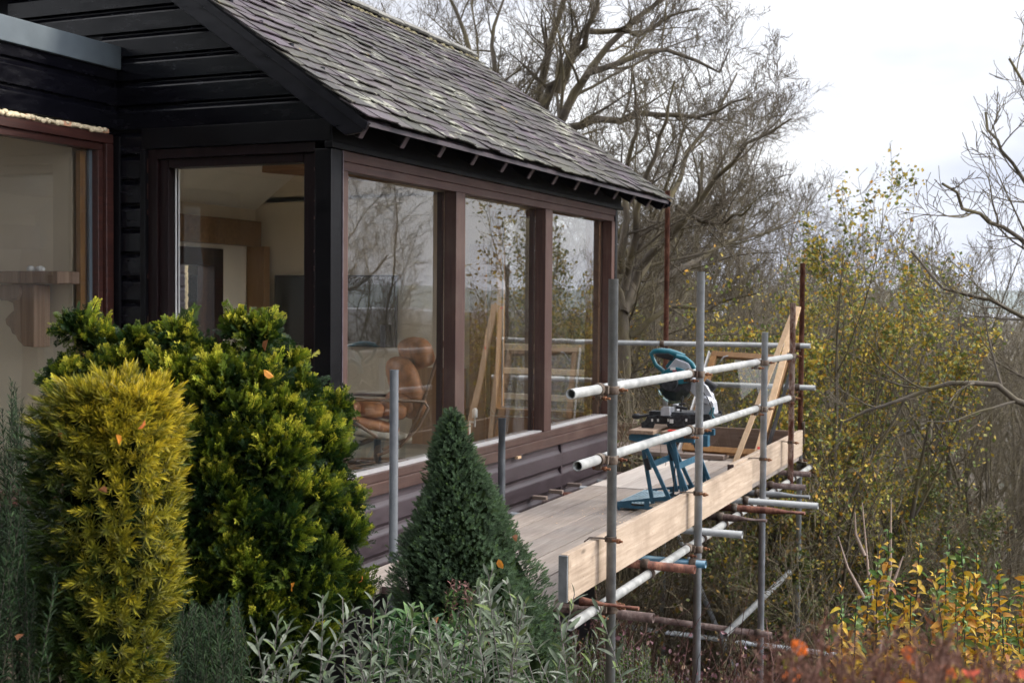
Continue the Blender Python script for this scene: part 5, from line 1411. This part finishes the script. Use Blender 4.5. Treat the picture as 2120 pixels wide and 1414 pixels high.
def yew():
    rng = np.random.RandomState(12); D0 = 2.85
    zs = [(818, 235, 60), (832, 232, 98), (862, 228, 120), (905, 226, 130), (970, 224, 136), (1060, 230, 138), (1160, 230, 137), (1240, 226, 130), (1320, 222, 120), (1420, 212, 112), (1560, 205, 100), (1700, 200, 90)]
    ys = np.array([z[0] for z in zs]); tab = []
    for (py, px, rp_) in zs: p = at(px, py, D=D0); tab.append((p.x, p.y, p.z, rp_*.94*D0/F_PX))
    tab = np.array(tab)
    base = tab[-1]; root = empty('golden_yew', (base[0], base[1], float(gz(base[0], base[1]))-.02), 'upright golden yew with bright yellow needle tips, foremost shrub at the left', 'shrub')
    def surf(u, v, k=1.0):
        f = v*(len(tab)-1); i = min(int(f), len(tab)-2); t = f-i; c = tab[i]*(1-t)+tab[i+1]*t
        lump = 1+.06*math.sin(3*u+6*v)+.05*math.sin(5*u-9*v)
        return np.array([c[0]+math.cos(u)*c[3]*k*lump, c[1]+math.sin(u)*c[3]*k*lump, c[2]])
    lumpy_core('branches', lambda u, v: tuple(surf(u, .04+.96*v, .66)), root, M['core'])  # dark filler body standing in for shade between the sprigs
    n = 2700; u = rng.rand(n)*2*math.pi; v = rng.rand(n)**1.05; k = 1-.16*np.abs(rng.randn(n))*.9
    pos = np.array([surf(u[i], v[i], k[i]) for i in range(n)])
    D = np.stack([np.cos(u), np.sin(u), 0*u+.55], -1)+rng.randn(n, 3)*.35
    # top
    m = 260; a = rng.rand(m)*2*math.pi; r_ = np.sqrt(rng.rand(m))*tab[1, 3]*1.05
    pt = np.stack([tab[0, 0]+r_*np.cos(a), tab[0, 1]+r_*np.sin(a), tab[0, 2]-.02+rng.rand(m)*.035-.10*(r_/.12)**2*.3], -1)
    pos = np.concatenate([pos, pt]); D = np.concatenate([D, np.stack([np.cos(a)*.3, np.sin(a)*.3, 0*a+1], -1)+rng.randn(m, 3)*.25])
    k = np.concatenate([k, np.ones(m)])
    # a few leaders standing above the rest
    temps = [needle_sprig(rng, .024, 19, .025, .0033, 88, 24) for _ in range(4)] + [needle_sprig(rng, .052, 34, .021, .0030, 80, 24)]
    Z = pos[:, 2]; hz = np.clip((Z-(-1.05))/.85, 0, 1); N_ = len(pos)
    yel = np.clip(-.10+.66*hz**2.0+.30*(k-.95)*5+.62*(pos[:, 0]-tab[3, 0])/.16+rng.randn(N_)*.14, .03, 1)  # yellow tips are real, light on right side and top also put into colour
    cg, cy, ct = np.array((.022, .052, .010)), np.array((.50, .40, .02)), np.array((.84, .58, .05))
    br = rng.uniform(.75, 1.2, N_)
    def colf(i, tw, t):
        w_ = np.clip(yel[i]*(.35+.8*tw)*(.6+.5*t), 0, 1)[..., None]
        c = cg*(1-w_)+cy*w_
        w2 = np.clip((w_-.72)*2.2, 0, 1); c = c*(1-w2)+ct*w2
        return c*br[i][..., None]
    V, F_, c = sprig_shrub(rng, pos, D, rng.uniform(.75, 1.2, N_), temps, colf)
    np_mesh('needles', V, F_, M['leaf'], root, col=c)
yew()

# --- cypress
CYL = [(165, 655, 30, 3.9), (210, 690, 45, 3.9), (275, 690, 50, 3.9), (335, 750, 40, 3.95), (235, 760, 60, 3.85), (305, 780, 75, 3.9), (130, 765, 35, 3.9), (165, 800, 45, 3.85),
       (375, 680, 30, 3.8), (398, 720, 42, 3.8), (448, 730, 50, 3.8), (390, 800, 75, 3.75), (470, 800, 70, 3.75), (508, 665, 26, 3.8), (545, 672, 34, 3.8), (525, 725, 52, 3.8), (588, 735, 42, 3.85),
       (605, 775, 38, 3.85), (540, 790, 66, 3.75), (628, 790, 26, 3.8), (500, 860, 80, 3.7), (580, 880, 72, 3.72), (692, 848, 26, 3.9), (670, 880, 46, 3.9), (640, 930, 62, 3.8), (690, 960, 42, 3.85),
       (560, 960, 88, 3.68), (470, 930, 80, 3.7), (410, 890, 66, 3.72), (690, 1020, 38, 3.85), (640, 1040, 70, 3.75), (722, 1060, 34, 3.85), (700, 1120, 58, 3.8), (560, 1080, 100, 3.65), (470, 1050, 88, 3.65),
       (425, 1130, 75, 3.65), (520, 1180, 90, 3.65), (620, 1170, 88, 3.7), (700, 1200, 52, 3.8), (738, 1245, 30, 3.8), (640, 1260, 80, 3.7), (540, 1290, 90, 3.65), (430, 1240, 70, 3.65), (405, 990, 55, 3.68), (620, 1350, 80, 3.7), (480, 1390, 80, 3.65), (330, 860, 60, 3.85), (250, 830, 60, 3.9), (600, 820, 40, 3.8), (350, 990, 60, 3.9), (340, 1120, 60, 3.9)]
def cypress():
    rng = np.random.RandomState(40)
    b0 = at(500, 1300, D=3.9); root = empty('golden_cypress', (b0.x, b0.y, float(gz(b0.x, b0.y))-.02), 'dark green cypress with lime green fan shaped sprays in front of the corner post', 'shrub')
    # fan spray template
    def spray(seed):
        r = np.random.RandomState(seed); V = []; Fq = []; tw = []
        def lf(p, q, w_, t):
            p, q = np.array(p, float), np.array(q, float); d = q-p; nn = np.cross(d, [0, 1, 0]); nn = nn/np.linalg.norm(nn)*w_
            b = len(V); mid = p+d*.55
            V.extend([p, mid+nn, q, mid-nn]); Fq.append((b, b+1, b+2, b+3)); tw.extend([t*.7, t*.9, t, t*.9])
        Ls = 1.0; ns = 7
        for i in range(ns):
            t = (i+.6)/ns
            for s_ in (-1, 1):
                l = .46*(1-.55*t)*r.uniform(.8, 1.15); a = rad(48-16*t+r.randn()*6)
                p = np.array([0, r.randn()*.01, t*Ls]); q = p+np.array([s_*math.sin(a)*l, .12*l+r.randn()*.05, math.cos(a)*l])
                lf(p, q, .022, t)
                for f in (.35, .6, .85):
                    m = p+(q-p)*f
                    for s2 in (-1, 1):
                        a2 = a*s_+s2*rad(42); l2 = l*.36*(1.15-f)*1.5
                        lf(m, m+np.array([math.sin(a2)*l2, r.randn()*.03+.02, math.cos(a2)*l2]), .026, min(1, t*.5+f*.6))
        lf((0, 0, 0), (0, 0, 1.06), .02, .9); lf((0, 0, .8), (0, .03, 1.15), .035, 1)
        return np.array(V), np.array(Fq), np.array(tw)
    temps = [spray(i) for i in range(4)]
    cores = []
    P, D, K = [], [], []
    for (px, py, rp_, Dp) in CYL:
        if py < 800: py += 24; rp_ *= .86
        elif py < 900: py += 10
        px -= 4
        c = np.array(at(px, py, D=Dp)); r_ = rp_*Dp/F_PX*.92; ns = 7 if rp_ > 45 else 4
        cores.append((c, r_*.62))
        for s_ in range(ns):
            d0 = nrm_(rng.randn(3)*np.array([1, .9, .8])+np.array([.15, -.35, .35])); cs = c+d0*r_*.62; rs_ = r_*rng.uniform(.34, .52); n = int(34+46*(rp_/50)**1.5)
            d = nrm_(rng.randn(n, 3)+np.array([.1, -.15, .35])); k_ = 1-.5*rng.rand(n)**1.6
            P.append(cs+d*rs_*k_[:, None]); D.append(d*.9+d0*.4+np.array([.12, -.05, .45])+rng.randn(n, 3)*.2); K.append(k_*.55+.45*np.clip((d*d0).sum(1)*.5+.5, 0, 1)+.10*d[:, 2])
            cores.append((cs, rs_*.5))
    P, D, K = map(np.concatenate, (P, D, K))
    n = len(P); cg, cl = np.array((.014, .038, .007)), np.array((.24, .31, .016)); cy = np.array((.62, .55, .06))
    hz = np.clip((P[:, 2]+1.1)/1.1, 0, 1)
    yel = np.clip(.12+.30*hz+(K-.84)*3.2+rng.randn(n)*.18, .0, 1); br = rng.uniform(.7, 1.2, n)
    sets = []; which = rng.randint(4, size=n)
    for k, (TV, TF, tw) in enumerate(temps):
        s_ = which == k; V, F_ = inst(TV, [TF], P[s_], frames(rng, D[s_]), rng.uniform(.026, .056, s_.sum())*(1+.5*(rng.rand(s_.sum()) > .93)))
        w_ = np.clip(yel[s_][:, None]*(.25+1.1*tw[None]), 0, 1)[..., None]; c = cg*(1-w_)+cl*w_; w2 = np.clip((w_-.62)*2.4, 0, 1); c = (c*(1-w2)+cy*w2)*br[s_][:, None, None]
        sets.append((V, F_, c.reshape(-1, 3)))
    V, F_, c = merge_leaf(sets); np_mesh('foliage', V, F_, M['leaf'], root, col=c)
    mb = MB()
    for c, r_ in cores: mb.ball(tuple(c), r_, 8, 6)
    mb.build('branches', M['core'], root)  # dark balls standing in for the shade between sprays
    st = MB(); st.path([(b0.x, b0.y, float(gz(b0.x, b0.y))-.05), (b0.x+.02, b0.y, -1.0), (b0.x, b0.y+.02, -.5)], [.05, .04, .02], 10); st.build('stem', M['bark_dark'], root)
cypress()

# --- dwarf spruce
def spruce():
    rng = np.random.RandomState(9); D0 = 4.75
    zs = [(850, 935, 3), (880, 936, 20), (920, 936, 33), (960, 940, 48), (1000, 950, 62), (1040, 952, 80), (1080, 953, 98), (1120, 955, 118), (1160, 957, 133), (1200, 962, 142), (1240, 975, 145), (1290, 990, 148), (1350, 1000, 150), (1430, 1005, 150), (1600, 1005, 140)]
    tab = np.array([(*at(px, py, D=D0), rp_*D0/F_PX) for (py, px, rp_) in zs])
    b = tab[-1]; root = empty('dwarf_spruce', (b[0], b[1], float(gz(b[0], b[1]))-.02), 'blue green cone shaped dwarf spruce standing in front of the deck', 'conifer')
    def surf(u, v, k=1.):
        f = v*(len(tab)-1); i = min(int(f), len(tab)-2); t = f-i; c = tab[i]*(1-t)+tab[i+1]*t
        l = 1+.08*math.sin(4*u+8*v)+.07*math.sin(7*u-13*v)+.06*math.sin(11*u+31*v)+.05*math.sin(17*u-47*v)
        return np.array([c[0]+math.cos(u)*c[3]*k*l, c[1]+math.sin(u)*c[3]*k*l, c[2]])
    lumpy_core('branches', lambda u, v: tuple(surf(u, .03+.97*v, .80)), root, M['core'], 32, 28)  # dark filler cone, shade behind the needles put into its colour
    n = 15000; v = rng.rand(n)**.62; u = rng.rand(n)*2*math.pi; k = 1.02-.12*np.abs(rng.randn(n))+.05*np.sin(u*9+v*40)*np.sin(v*55+u*3)+.10*(rng.rand(n) > .975)*rng.rand(n)
    pos = np.array([surf(u[i], v[i], k[i]) for i in range(n)])+rng.randn(n, 3)*.004
    D = np.stack([np.cos(u), np.sin(u), 0*u+.75], -1)+rng.randn(n, 3)*.35
    def bud(seed):
        V, F_, tw, t = needle_sprig(np.random.RandomState(seed), .016, 20, .0085, .0016, 75, 12, .05, 1); return V, F_, tw, t
    temps = [bud(i) for i in range(3)]
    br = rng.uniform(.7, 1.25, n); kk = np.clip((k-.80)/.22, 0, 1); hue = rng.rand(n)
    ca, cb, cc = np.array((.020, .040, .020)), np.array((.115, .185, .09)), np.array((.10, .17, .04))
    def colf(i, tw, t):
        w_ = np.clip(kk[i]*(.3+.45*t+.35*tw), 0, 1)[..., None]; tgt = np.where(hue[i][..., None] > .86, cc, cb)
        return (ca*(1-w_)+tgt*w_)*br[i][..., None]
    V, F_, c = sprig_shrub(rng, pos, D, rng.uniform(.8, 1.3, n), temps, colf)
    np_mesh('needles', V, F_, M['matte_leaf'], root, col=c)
spruce()

# --- sage
def lance_template(n=4, wd=.22, fold=.06, bend=.12):
    V = []; F_ = []
    for i in range(n+1):
        t = i/n; w_ = wd*math.sin(math.pi*min(1, t*.93+.05))**.8*.5
        z, y = t, -bend*t*t
        V += [(-w_, y+fold*w_/wd*2, z), (0, y, z), (w_, y+fold*w_/wd*2, z)]
    for i in range(n):
        b = 3*i; F_ += [(b, b+1, b+4, b+3), (b+1, b+2, b+5, b+4)]
    return np.array(V, float), [np.array(F_)]
def stem_plant(name, label, cat, stems, leaf, mats, seed, group=None, colf=None, droop=0, mat='matte_leaf'):
    """stems: list of (base xyz, tip xyz) ; leaf: dict(n, size, wd, ang0, ang1, from, pairs)"""
    rng = np.random.RandomState(seed); pl = []; rs = []
    for (p, q) in stems:
        p, q = np.array(p, float), np.array(q, float); m_ = (p+q)/2+rng.randn(3)*.03*np.linalg.norm(q-p)
        t = np.linspace(0, 1, 7)[:, None]; pl.append((1-t)**2*p+2*t*(1-t)*m_+t*t*q); rs.append(np.linspace(leaf.get('r', .003), leaf.get('r', .003)*.6, 7))
    P = np.array(pl); R = np.array(rs)
    c0 = P[:, 0].mean(0); root = empty(name, tuple(c0), label, cat, group)
    V, Fq = tubes_np(P, R, 5); np_mesh('stems', V, [Fq], mats, root, smooth=True)
    TV, TF = lance_template(4, leaf['wd'], leaf.get('fold', .06), leaf.get('bend', .15))
    n = leaf['n']; B = len(P); ii = np.repeat(np.arange(B), n); t = leaf['from']+(1-leaf['from'])*(np.tile(np.arange(n), B)+rng.rand(B*n)*.6)/n
    t = np.clip(t, 0, .999); f = t*6; k = f.astype(int); fr = (f-k)[:, None]; pos = P[ii, k]*(1-fr)+P[ii, k+1]*fr
    T = nrm_(P[ii, k+1]-P[ii, k]); az = np.tile(np.arange(n), B)*leaf.get('phyl', 2.4)+rng.rand(B*n)*.5+ii*1.7
    e1 = nrm_(np.cross(T, np.array([.3, .9, .1]))); e2 = np.cross(T, e1)
    an = np.radians(leaf['ang0']+(leaf['ang1']-leaf['ang0'])*t)+rng.randn(len(t))*(.18+leaf.get('jit', 0)*.8)
    D = T*np.cos(an)[:, None]+(e1*np.cos(az)[:, None]+e2*np.sin(az)[:, None])*np.sin(an)[:, None]
    D[:, 2] -= droop*rng.rand(len(t))
    Mx = frames_up(rng, D, T+rng.randn(len(t), 3)*(.25+leaf.get('jit', 0)))
    sz = leaf['size']*rng.uniform(.65, 1.15, len(t))*(1-leaf.get('shrink', .35)*np.clip((t-.85)/.15, 0, 1))
    V, F_ = inst(TV, TF, pos, Mx, sz); c = np.repeat(colf(rng, t, V.reshape(len(t), -1, 3)[:, 0]), len(TV), axis=0)
    np_mesh('leaves', V, F_, M[mat], root, smooth=True, col=c)
    return root
def pick(rng, n, pal, w_):
    return np.array(pal)[rng.choice(len(pal), n, p=np.array(w_)/sum(w_))]*rng.uniform(.75, 1.2, (n, 1))
def stems_px(rng, n, px0, px1, ytop, D0, D1, dy=50, H=.5, lean=.08, side=None):
    out_ = []
    for i in range(n):
        px = rng.uniform(px0, px1); D = rng.uniform(D0, D1); yt = np.interp(px, [a[0] for a in ytop], [a[1] for a in ytop])+abs(rng.randn())*dy
        q = np.array(at(px, yt, D=D)); h_ = H*rng.uniform(.7, 1.1); p = q+np.array([rng.randn()*lean, rng.randn()*lean, -h_]); out_.append((p, q))
    return out_
rng = np.random.RandomState(61)
SG = [(.12, .15, .10), (.165, .19, .14), (.085, .12, .055), (.23, .25, .20), (.15, .20, .07)]
sagecol = lambda r, t, p: pick(r, len(t), SG, (4, 3, 2.5, 1, 1))
sage_leaf = dict(n=22, size=.052, wd=.24, ang0=88, ang1=30, r=.0021, bend=.22)
sage_leaf['from'] = .30
for i, (a, b_, top, n, lb) in enumerate(((470, 760, [(470, 1330), (560, 1290), (640, 1250), (700, 1235), (760, 1240)], 40, 'grey leaved sage below the cypress, leftmost clump'), (740, 1010, [(740, 1240), (840, 1260), (930, 1290), (1010, 1200)], 42, 'grey leaved sage at the foot of the spruce, middle clump'), (990, 1260, [(990, 1190), (1030, 1180), (1090, 1250), (1160, 1270), (1220, 1215), (1260, 1300)], 36, 'grey leaved sage beside the near scaffold pole, rightmost clump'))):
    st = stems_px(rng, n-18, a, b_, top, 3.15, 4.0, 95, .42, .12)
    for px in range(a+20, b_, 46):
        q = np.array(at(px+rng.uniform(-15, 15), np.interp(px, [t_[0] for t_ in top], [t_[1] for t_ in top])-10, D=rng.uniform(3.2, 3.8))); st.append((q+np.array([rng.randn()*.05, rng.randn()*.05, -.42]), q))
    stem_plant('sage_bush', lb, 'sage', st, sage_leaf, M['stem_grey'], 200+i, 'sage clumps along the front', sagecol)
# dark filler under the sage
RM = [(.018, .042, .014), (.028, .058, .018), (.012, .026, .008), (.045, .075, .028)]
rosecol = lambda r, t, p: pick(r, len(t), RM, (4, 3, 3, 1.2))
rl = dict(n=150, size=.026, wd=.13, ang0=68, ang1=34, r=.0013, bend=.1, fold=.02); rl['from'] = .12
stem_plant('rosemary_bush', 'tall rosemary at the left edge behind the golden yew', 'rosemary', stems_px(rng, 46, -30, 105, [(-30, 800), (20, 785), (60, 820), (105, 830)], 3.1, 3.6, 60, .7, .05), rl, M['bark_dark'], 301, 'rosemary bushes', rosecol)
stem_plant('rosemary_bush', 'dark rosemary low at the left edge beside the yew', 'rosemary', stems_px(rng, 60, -40, 120, [(-40, 1010), (40, 1060), (120, 1150)], 2.6, 3.2, 70, .5, .06), rl, M['bark_dark'], 302, 'rosemary bushes', rosecol)
stem_plant('rosemary_bush', 'dark rosemary between the golden yew and the sage', 'rosemary', stems_px(rng, 64, 350, 530, [(350, 1230), (400, 1240), (500, 1225), (530, 1290)], 2.9, 3.5, 60, .5, .06), rl, M['bark_dark'], 303, 'rosemary bushes', rosecol)
# glossy leaved evergreen and pink tipped shrub by the spruce foot
hl = dict(n=16, size=.075, wd=.26, ang0=85, ang1=40, r=.003, bend=.35); hl['from'] = .3
stem_plant('hellebore', 'dark glossy leaved hellebore behind the sage at the foot of the spruce', 'hellebore', stems_px(rng, 30, 790, 985, [(790, 1270), (860, 1250), (985, 1290)], 4.0, 4.4, 30, .35), hl, M['stem_grey'], 310, None, lambda r, t, p: pick(r, len(t), [(.03, .075, .025), (.05, .11, .03), (.11, .19, .06)], (4, 3, 1.2)), mat='leaf')
sl = dict(n=30, size=.022, wd=.45, ang0=80, ang1=40, r=.0016); sl['from'] = .2
stem_plant('small_leaved_shrub', 'thin shrub with dull pink flower heads against the spruce', 'shrub', stems_px(rng, 16, 915, 1000, [(915, 1195), (945, 1185), (1000, 1215)], 4.35, 4.5, 30, .3), sl, M['stem_red'], 311, None, lambda r, t, p: np.where((t > .82)[:, None], pick(r, len(t), [(.20, .10, .09), (.14, .09, .07)], (1, 1)), pick(r, len(t), [(.07, .14, .03), (.05, .09, .02)], (1, 1))))
# low green shrub under the scaffold, right of the near pole
gl_ = dict(n=46, size=.026, wd=.4, ang0=75, ang1=35, r=.002); gl_['from'] = .1
stem_plant('box_bush', 'low dense green bush below the deck, right of the near scaffold pole', 'bush', stems_px(rng, 170, 1130, 1420, [(1130, 1300), (1250, 1300), (1330, 1325), (1380, 1360), (1420, 1410)], 6.3, 7.2, 45, .8, .12), gl_, M['stem_grey'], 312, None, lambda r, t, p: pick(r, len(t), [(.04, .075, .015), (.07, .12, .02), (.11, .16, .03), (.20, .11, .03)], (4, 4, 2, .3)), mat='leaf')
# young orange and green leaved shrubs at lower right
def orc(r, t, p):
    top = ((t > .86) & (r.rand(len(t)) < .75))[:, None]; lo = p[:, 0:1]*0
    g_ = pick(r, len(t), [(.11, .20, .05), (.16, .25, .08), (.07, .13, .03), (.55, .40, .03)], (4, 3, 2, 1))
    y_ = pick(r, len(t), [(.52, .33, .03), (.46, .22, .03), (.32, .12, .03), (.14, .19, .04), (.55, .40, .05)], (4.6, 2.6, 1.0, 1.0, 1.4))
    return np.where(top, g_, y_)
ol = dict(n=60, size=.052, wd=.52, ang0=100, ang1=50, r=.0045, bend=.45, fold=.14, shrink=.5, jit=.5); ol['from'] = .30
for i, (pts, lb) in enumerate(((((1775, 1235), (1712, 1270), (1800, 1190), (1840, 1095), (1868, 1185), (1830, 1240), (1740, 1215), (1905, 1120), (1885, 1235)), 'young shrub with orange leaves right of the scaffold, leftmost of the group'),
                               (((1962, 1105), (1988, 1115), (1925, 1215), (1945, 1185), (2022, 1140), (1980, 1225), (2005, 1200), (1950, 1260)), 'young shrub with dark upright stems, green tops and yellow leaves'),
                               (((2065, 1165), (2052, 1200), (2112, 1190), (2090, 1240), (2130, 1150), (2035, 1240), (2105, 1290), (2075, 1270)), 'young green and yellow leaved shrub at the lower right edge'))):
    st = []
    for (px, py) in pts:
        for j in range(2):
            D = 5.5+rng.uniform(-.35, .4); q = np.array(at(px+(rng.uniform(-30, 30) if j else 0), py+(rng.uniform(30, 90) if j else 0), D=D)); st.append((np.array([q[0]+rng.randn()*.06, q[1]+rng.randn()*.06, q[2]-1.0]), q))
    stem_plant('orange_leaved_shrub', lb, 'shrub', st, ol, M['bark_dark'], 400+i, 'orange leaved shrubs', orc, droop=.35, mat='leaf')
# pale bare sapling among them
b = MB(); r2 = random.Random(8)
for (px, py, qx, qy) in ((1822, 1330, 1785, 1040), (1822, 1330, 1845, 1030), (1790, 1240, 1735, 1110), (1825, 1250, 1870, 1150), (1790, 1150, 1770, 1060)):
    p, q = at(px, py, D=7.4), at(qx, qy, D=7.4); b.path([p, p.lerp(q, .5)+Vector((r2.uniform(-.03, .03), 0, 0)), q], [.012, .008, .003], 7)
p = at(1822, 1325, D=7.4); b.path([(p.x, p.y, float(gz(p.x, p.y))-.1), tuple(p)], [.018, .012], 8)
o = b.build('bare_sapling', plain('pale_bark', (.32, .24, .19), .8, 0, .2, 20), None, 0, loc=(p.x, p.y, float(gz(p.x, p.y)))); tag(o, 'pale forked bare sapling behind the orange leaved shrubs', 'sapling')
# blurred brown seed heads in the foreground
def foreground(i, a, b_, top, label, D0, D1, n):
    rng = np.random.RandomState(500+i); st = stems_px(rng, n, a, b_, top, D0, D1, 22, .5, .05)
    P = np.array([np.linspace(p, q, 7)+np.concatenate([np.zeros((1, 3)), rng.randn(6, 3)*.006]) for p, q in st]); R = np.ones((len(P), 7))*np.linspace(.0020, .0010, 7)
    c0 = P[:, 0].mean(0); root = empty('dried_spiraea', tuple(c0), label, 'shrub', 'dried shrubs in the near foreground')
    P2, R2 = grow(rng, P, R, 9, .45, 1, .16, 34, .12, .05, 4, .6, .6); P3, R3 = grow(rng, P2, R2, 4, .3, 1, .5, 38, .12, .04, 3, .8, .8)
    V, Fq = cat_np([tubes_np(P, R, 5), tubes_np(P2, np.maximum(R2, .0009), 3), tubes_np(P3, np.maximum(R3, .0007), 3)])
    np_mesh('stems', V, [Fq], M['seed'], root)
    A = scatter_leaves(rng, P3, 2600, .0040, [(.17, .075, .05), (.11, .05, .04), (.24, .12, .08)], (3, 3, 1), .006)
    Bl = scatter_leaves(rng, P2[:, :2], 30, .024, [(.75, .16, .02), (.70, .38, .03), (.45, .06, .02), (.45, .42, .05)], (2.4, 1.6, 1, .8), .01, False)
    V, F_, c = merge_leaf([A, Bl]); np_mesh('seed_heads', V, F_, M['matte_leaf'], root, col=c)
M['seed'] = plain('dried_brown_stems', (.17, .085, .06), .8, 0, .3, 30)
foreground(0, 1520, 1760, [(1520, 1440), (1600, 1370), (1660, 1340), (1760, 1390)], 'blurred brown dried shrub in the foreground under the scaffold corner', 1.25, 1.6, 26)
foreground(1, 1740, 1960, [(1740, 1390), (1840, 1345), (1960, 1350)], 'blurred brown dried shrub with orange leaves before the orange shrubs', 1.2, 1.55, 30)
foreground(2, 1940, 2170, [(1940, 1350), (2000, 1370), (2060, 1400), (2170, 1390)], 'blurred brown dried shrub in the lower right corner', 1.25, 1.6, 26)

# --- unseen hedge added behind the camera to block sky, mirrored faintly in the glass
def hedge():
    rng = np.random.RandomState(70); n = 26000
    X = rng.uniform(-11, 4.5, n); Z = rng.uniform(-1.5, 6.2, n); Y = -4.0+rng.uniform(-.25, .25, n)+.15*np.sin(X*2)
    pos = np.stack([X, Y, Z], -1); pal = [(.02, .04, .012), (.035, .06, .015), (.05, .08, .02)]
    V, F_ = inst(LEAF4_V, LEAF4_F, pos, frames(rng, rng.randn(n, 3)+np.array([0, .5, .3])), rng.uniform(.14, .24, n))
    c = np.repeat(pick(rng, n, pal, (2, 2, 1)), 4, axis=0)
    root = empty('sky_blocking_hedge', (-3.5, -4.0, -1.5), 'unseen tall dark hedge added behind the viewpoint to block the sky', 'hedge')
    np_mesh('leaves', V, F_, M['leaf'], root, col=c)
    b = MB(); b.box(-11, 4.5, -4.35, -4.05, -1.6, 6.0); b.build('branches', M['core'], root)  # solid dark backing that closes the added hedge to the sky
hedge()
# --- fallen leaves caught in the shrubs and on the deck
DL = [((300, 868), 2.66, 'brown dead leaf caught near the top of the golden yew'), ((205, 1012), 2.62, 'narrow brown dead leaf hanging on the front of the yew'), ((240, 900), 2.66, 'curled brown dead leaf on the upper yew needles'), ((128, 908), 2.72, 'reddish dead leaf in the left side of the yew'),
      ((555, 703), 3.72, 'orange dead leaf stuck high in the cypress'), ((567, 780), 3.66, 'bright orange dead leaf in the middle of the cypress'), ((615, 1050), 3.62, 'brown dead leaf lodged on the lower cypress sprays'), ((347, 790), 3.72, 'brown dead leaf where the cypress meets the yew'), ((602, 1207), 3.55, 'red brown dead leaf low on the cypress'), ((750, 1203), 3.7, 'dead leaf at the right tip of the cypress'),
      ((1060, 1110), 4.42, 'bright orange dead leaf resting on the right side of the spruce'), ((1032, 1157), 4.38, 'small yellow dead leaf on the lower right of the spruce'), ((895, 1280), 3.9, 'orange dead leaf among the hellebore leaves'), ((36, 1325), 2.6, 'dangling orange dead leaf at the lower left edge'), ((1068, 1278), 3.9, 'small orange dead leaf between spruce and sage')]
rng = np.random.RandomState(33)
for i, ((px, py), D, lb) in enumerate(DL):
    p = at(px, py, D=D); V, F_ = inst(LEAF_V*np.array([1, 1.8, 1]), LEAF_F, np.zeros((1, 3)), frames(rng, rng.randn(1, 3)+np.array([0, 0, -.6])), [.026 if D < 3 else .036])
    c = np.array([(.42, .12, .03), (.22, .09, .04), (.55, .22, .03)][i % 3])
    o = np_mesh('dead_leaf', V+np.array(p), F_, M['leaf'], None, col=np.tile(c, (len(V), 1)), loc=tuple(p)); tag(o, lb, 'dead leaf', 'fallen leaves caught in the plants')

# ------------------------------------------------------------------ air
m = bpy.data.materials.new('pale_haze'); m.use_nodes = True; t = m.node_tree; t.nodes.clear()
o_ = t.nodes.new('ShaderNodeOutputMaterial'); pv = t.nodes.new('ShaderNodeVolumePrincipled')
pv.inputs['Color'].default_value = (.80, .88, 1.0, 1); pv.inputs['Density'].default_value = .00011; pv.inputs['Anisotropy'].default_value = .2
t.links.new(pv.outputs[0], o_.inputs['Volume'])
hz_ = MB(); hz_.box(-5400, 5400, -1500, 5400, -26, 75); o = hz_.build('haze', m); tag(o, 'thin pale haze over the valley', 'haze', kind='stuff')
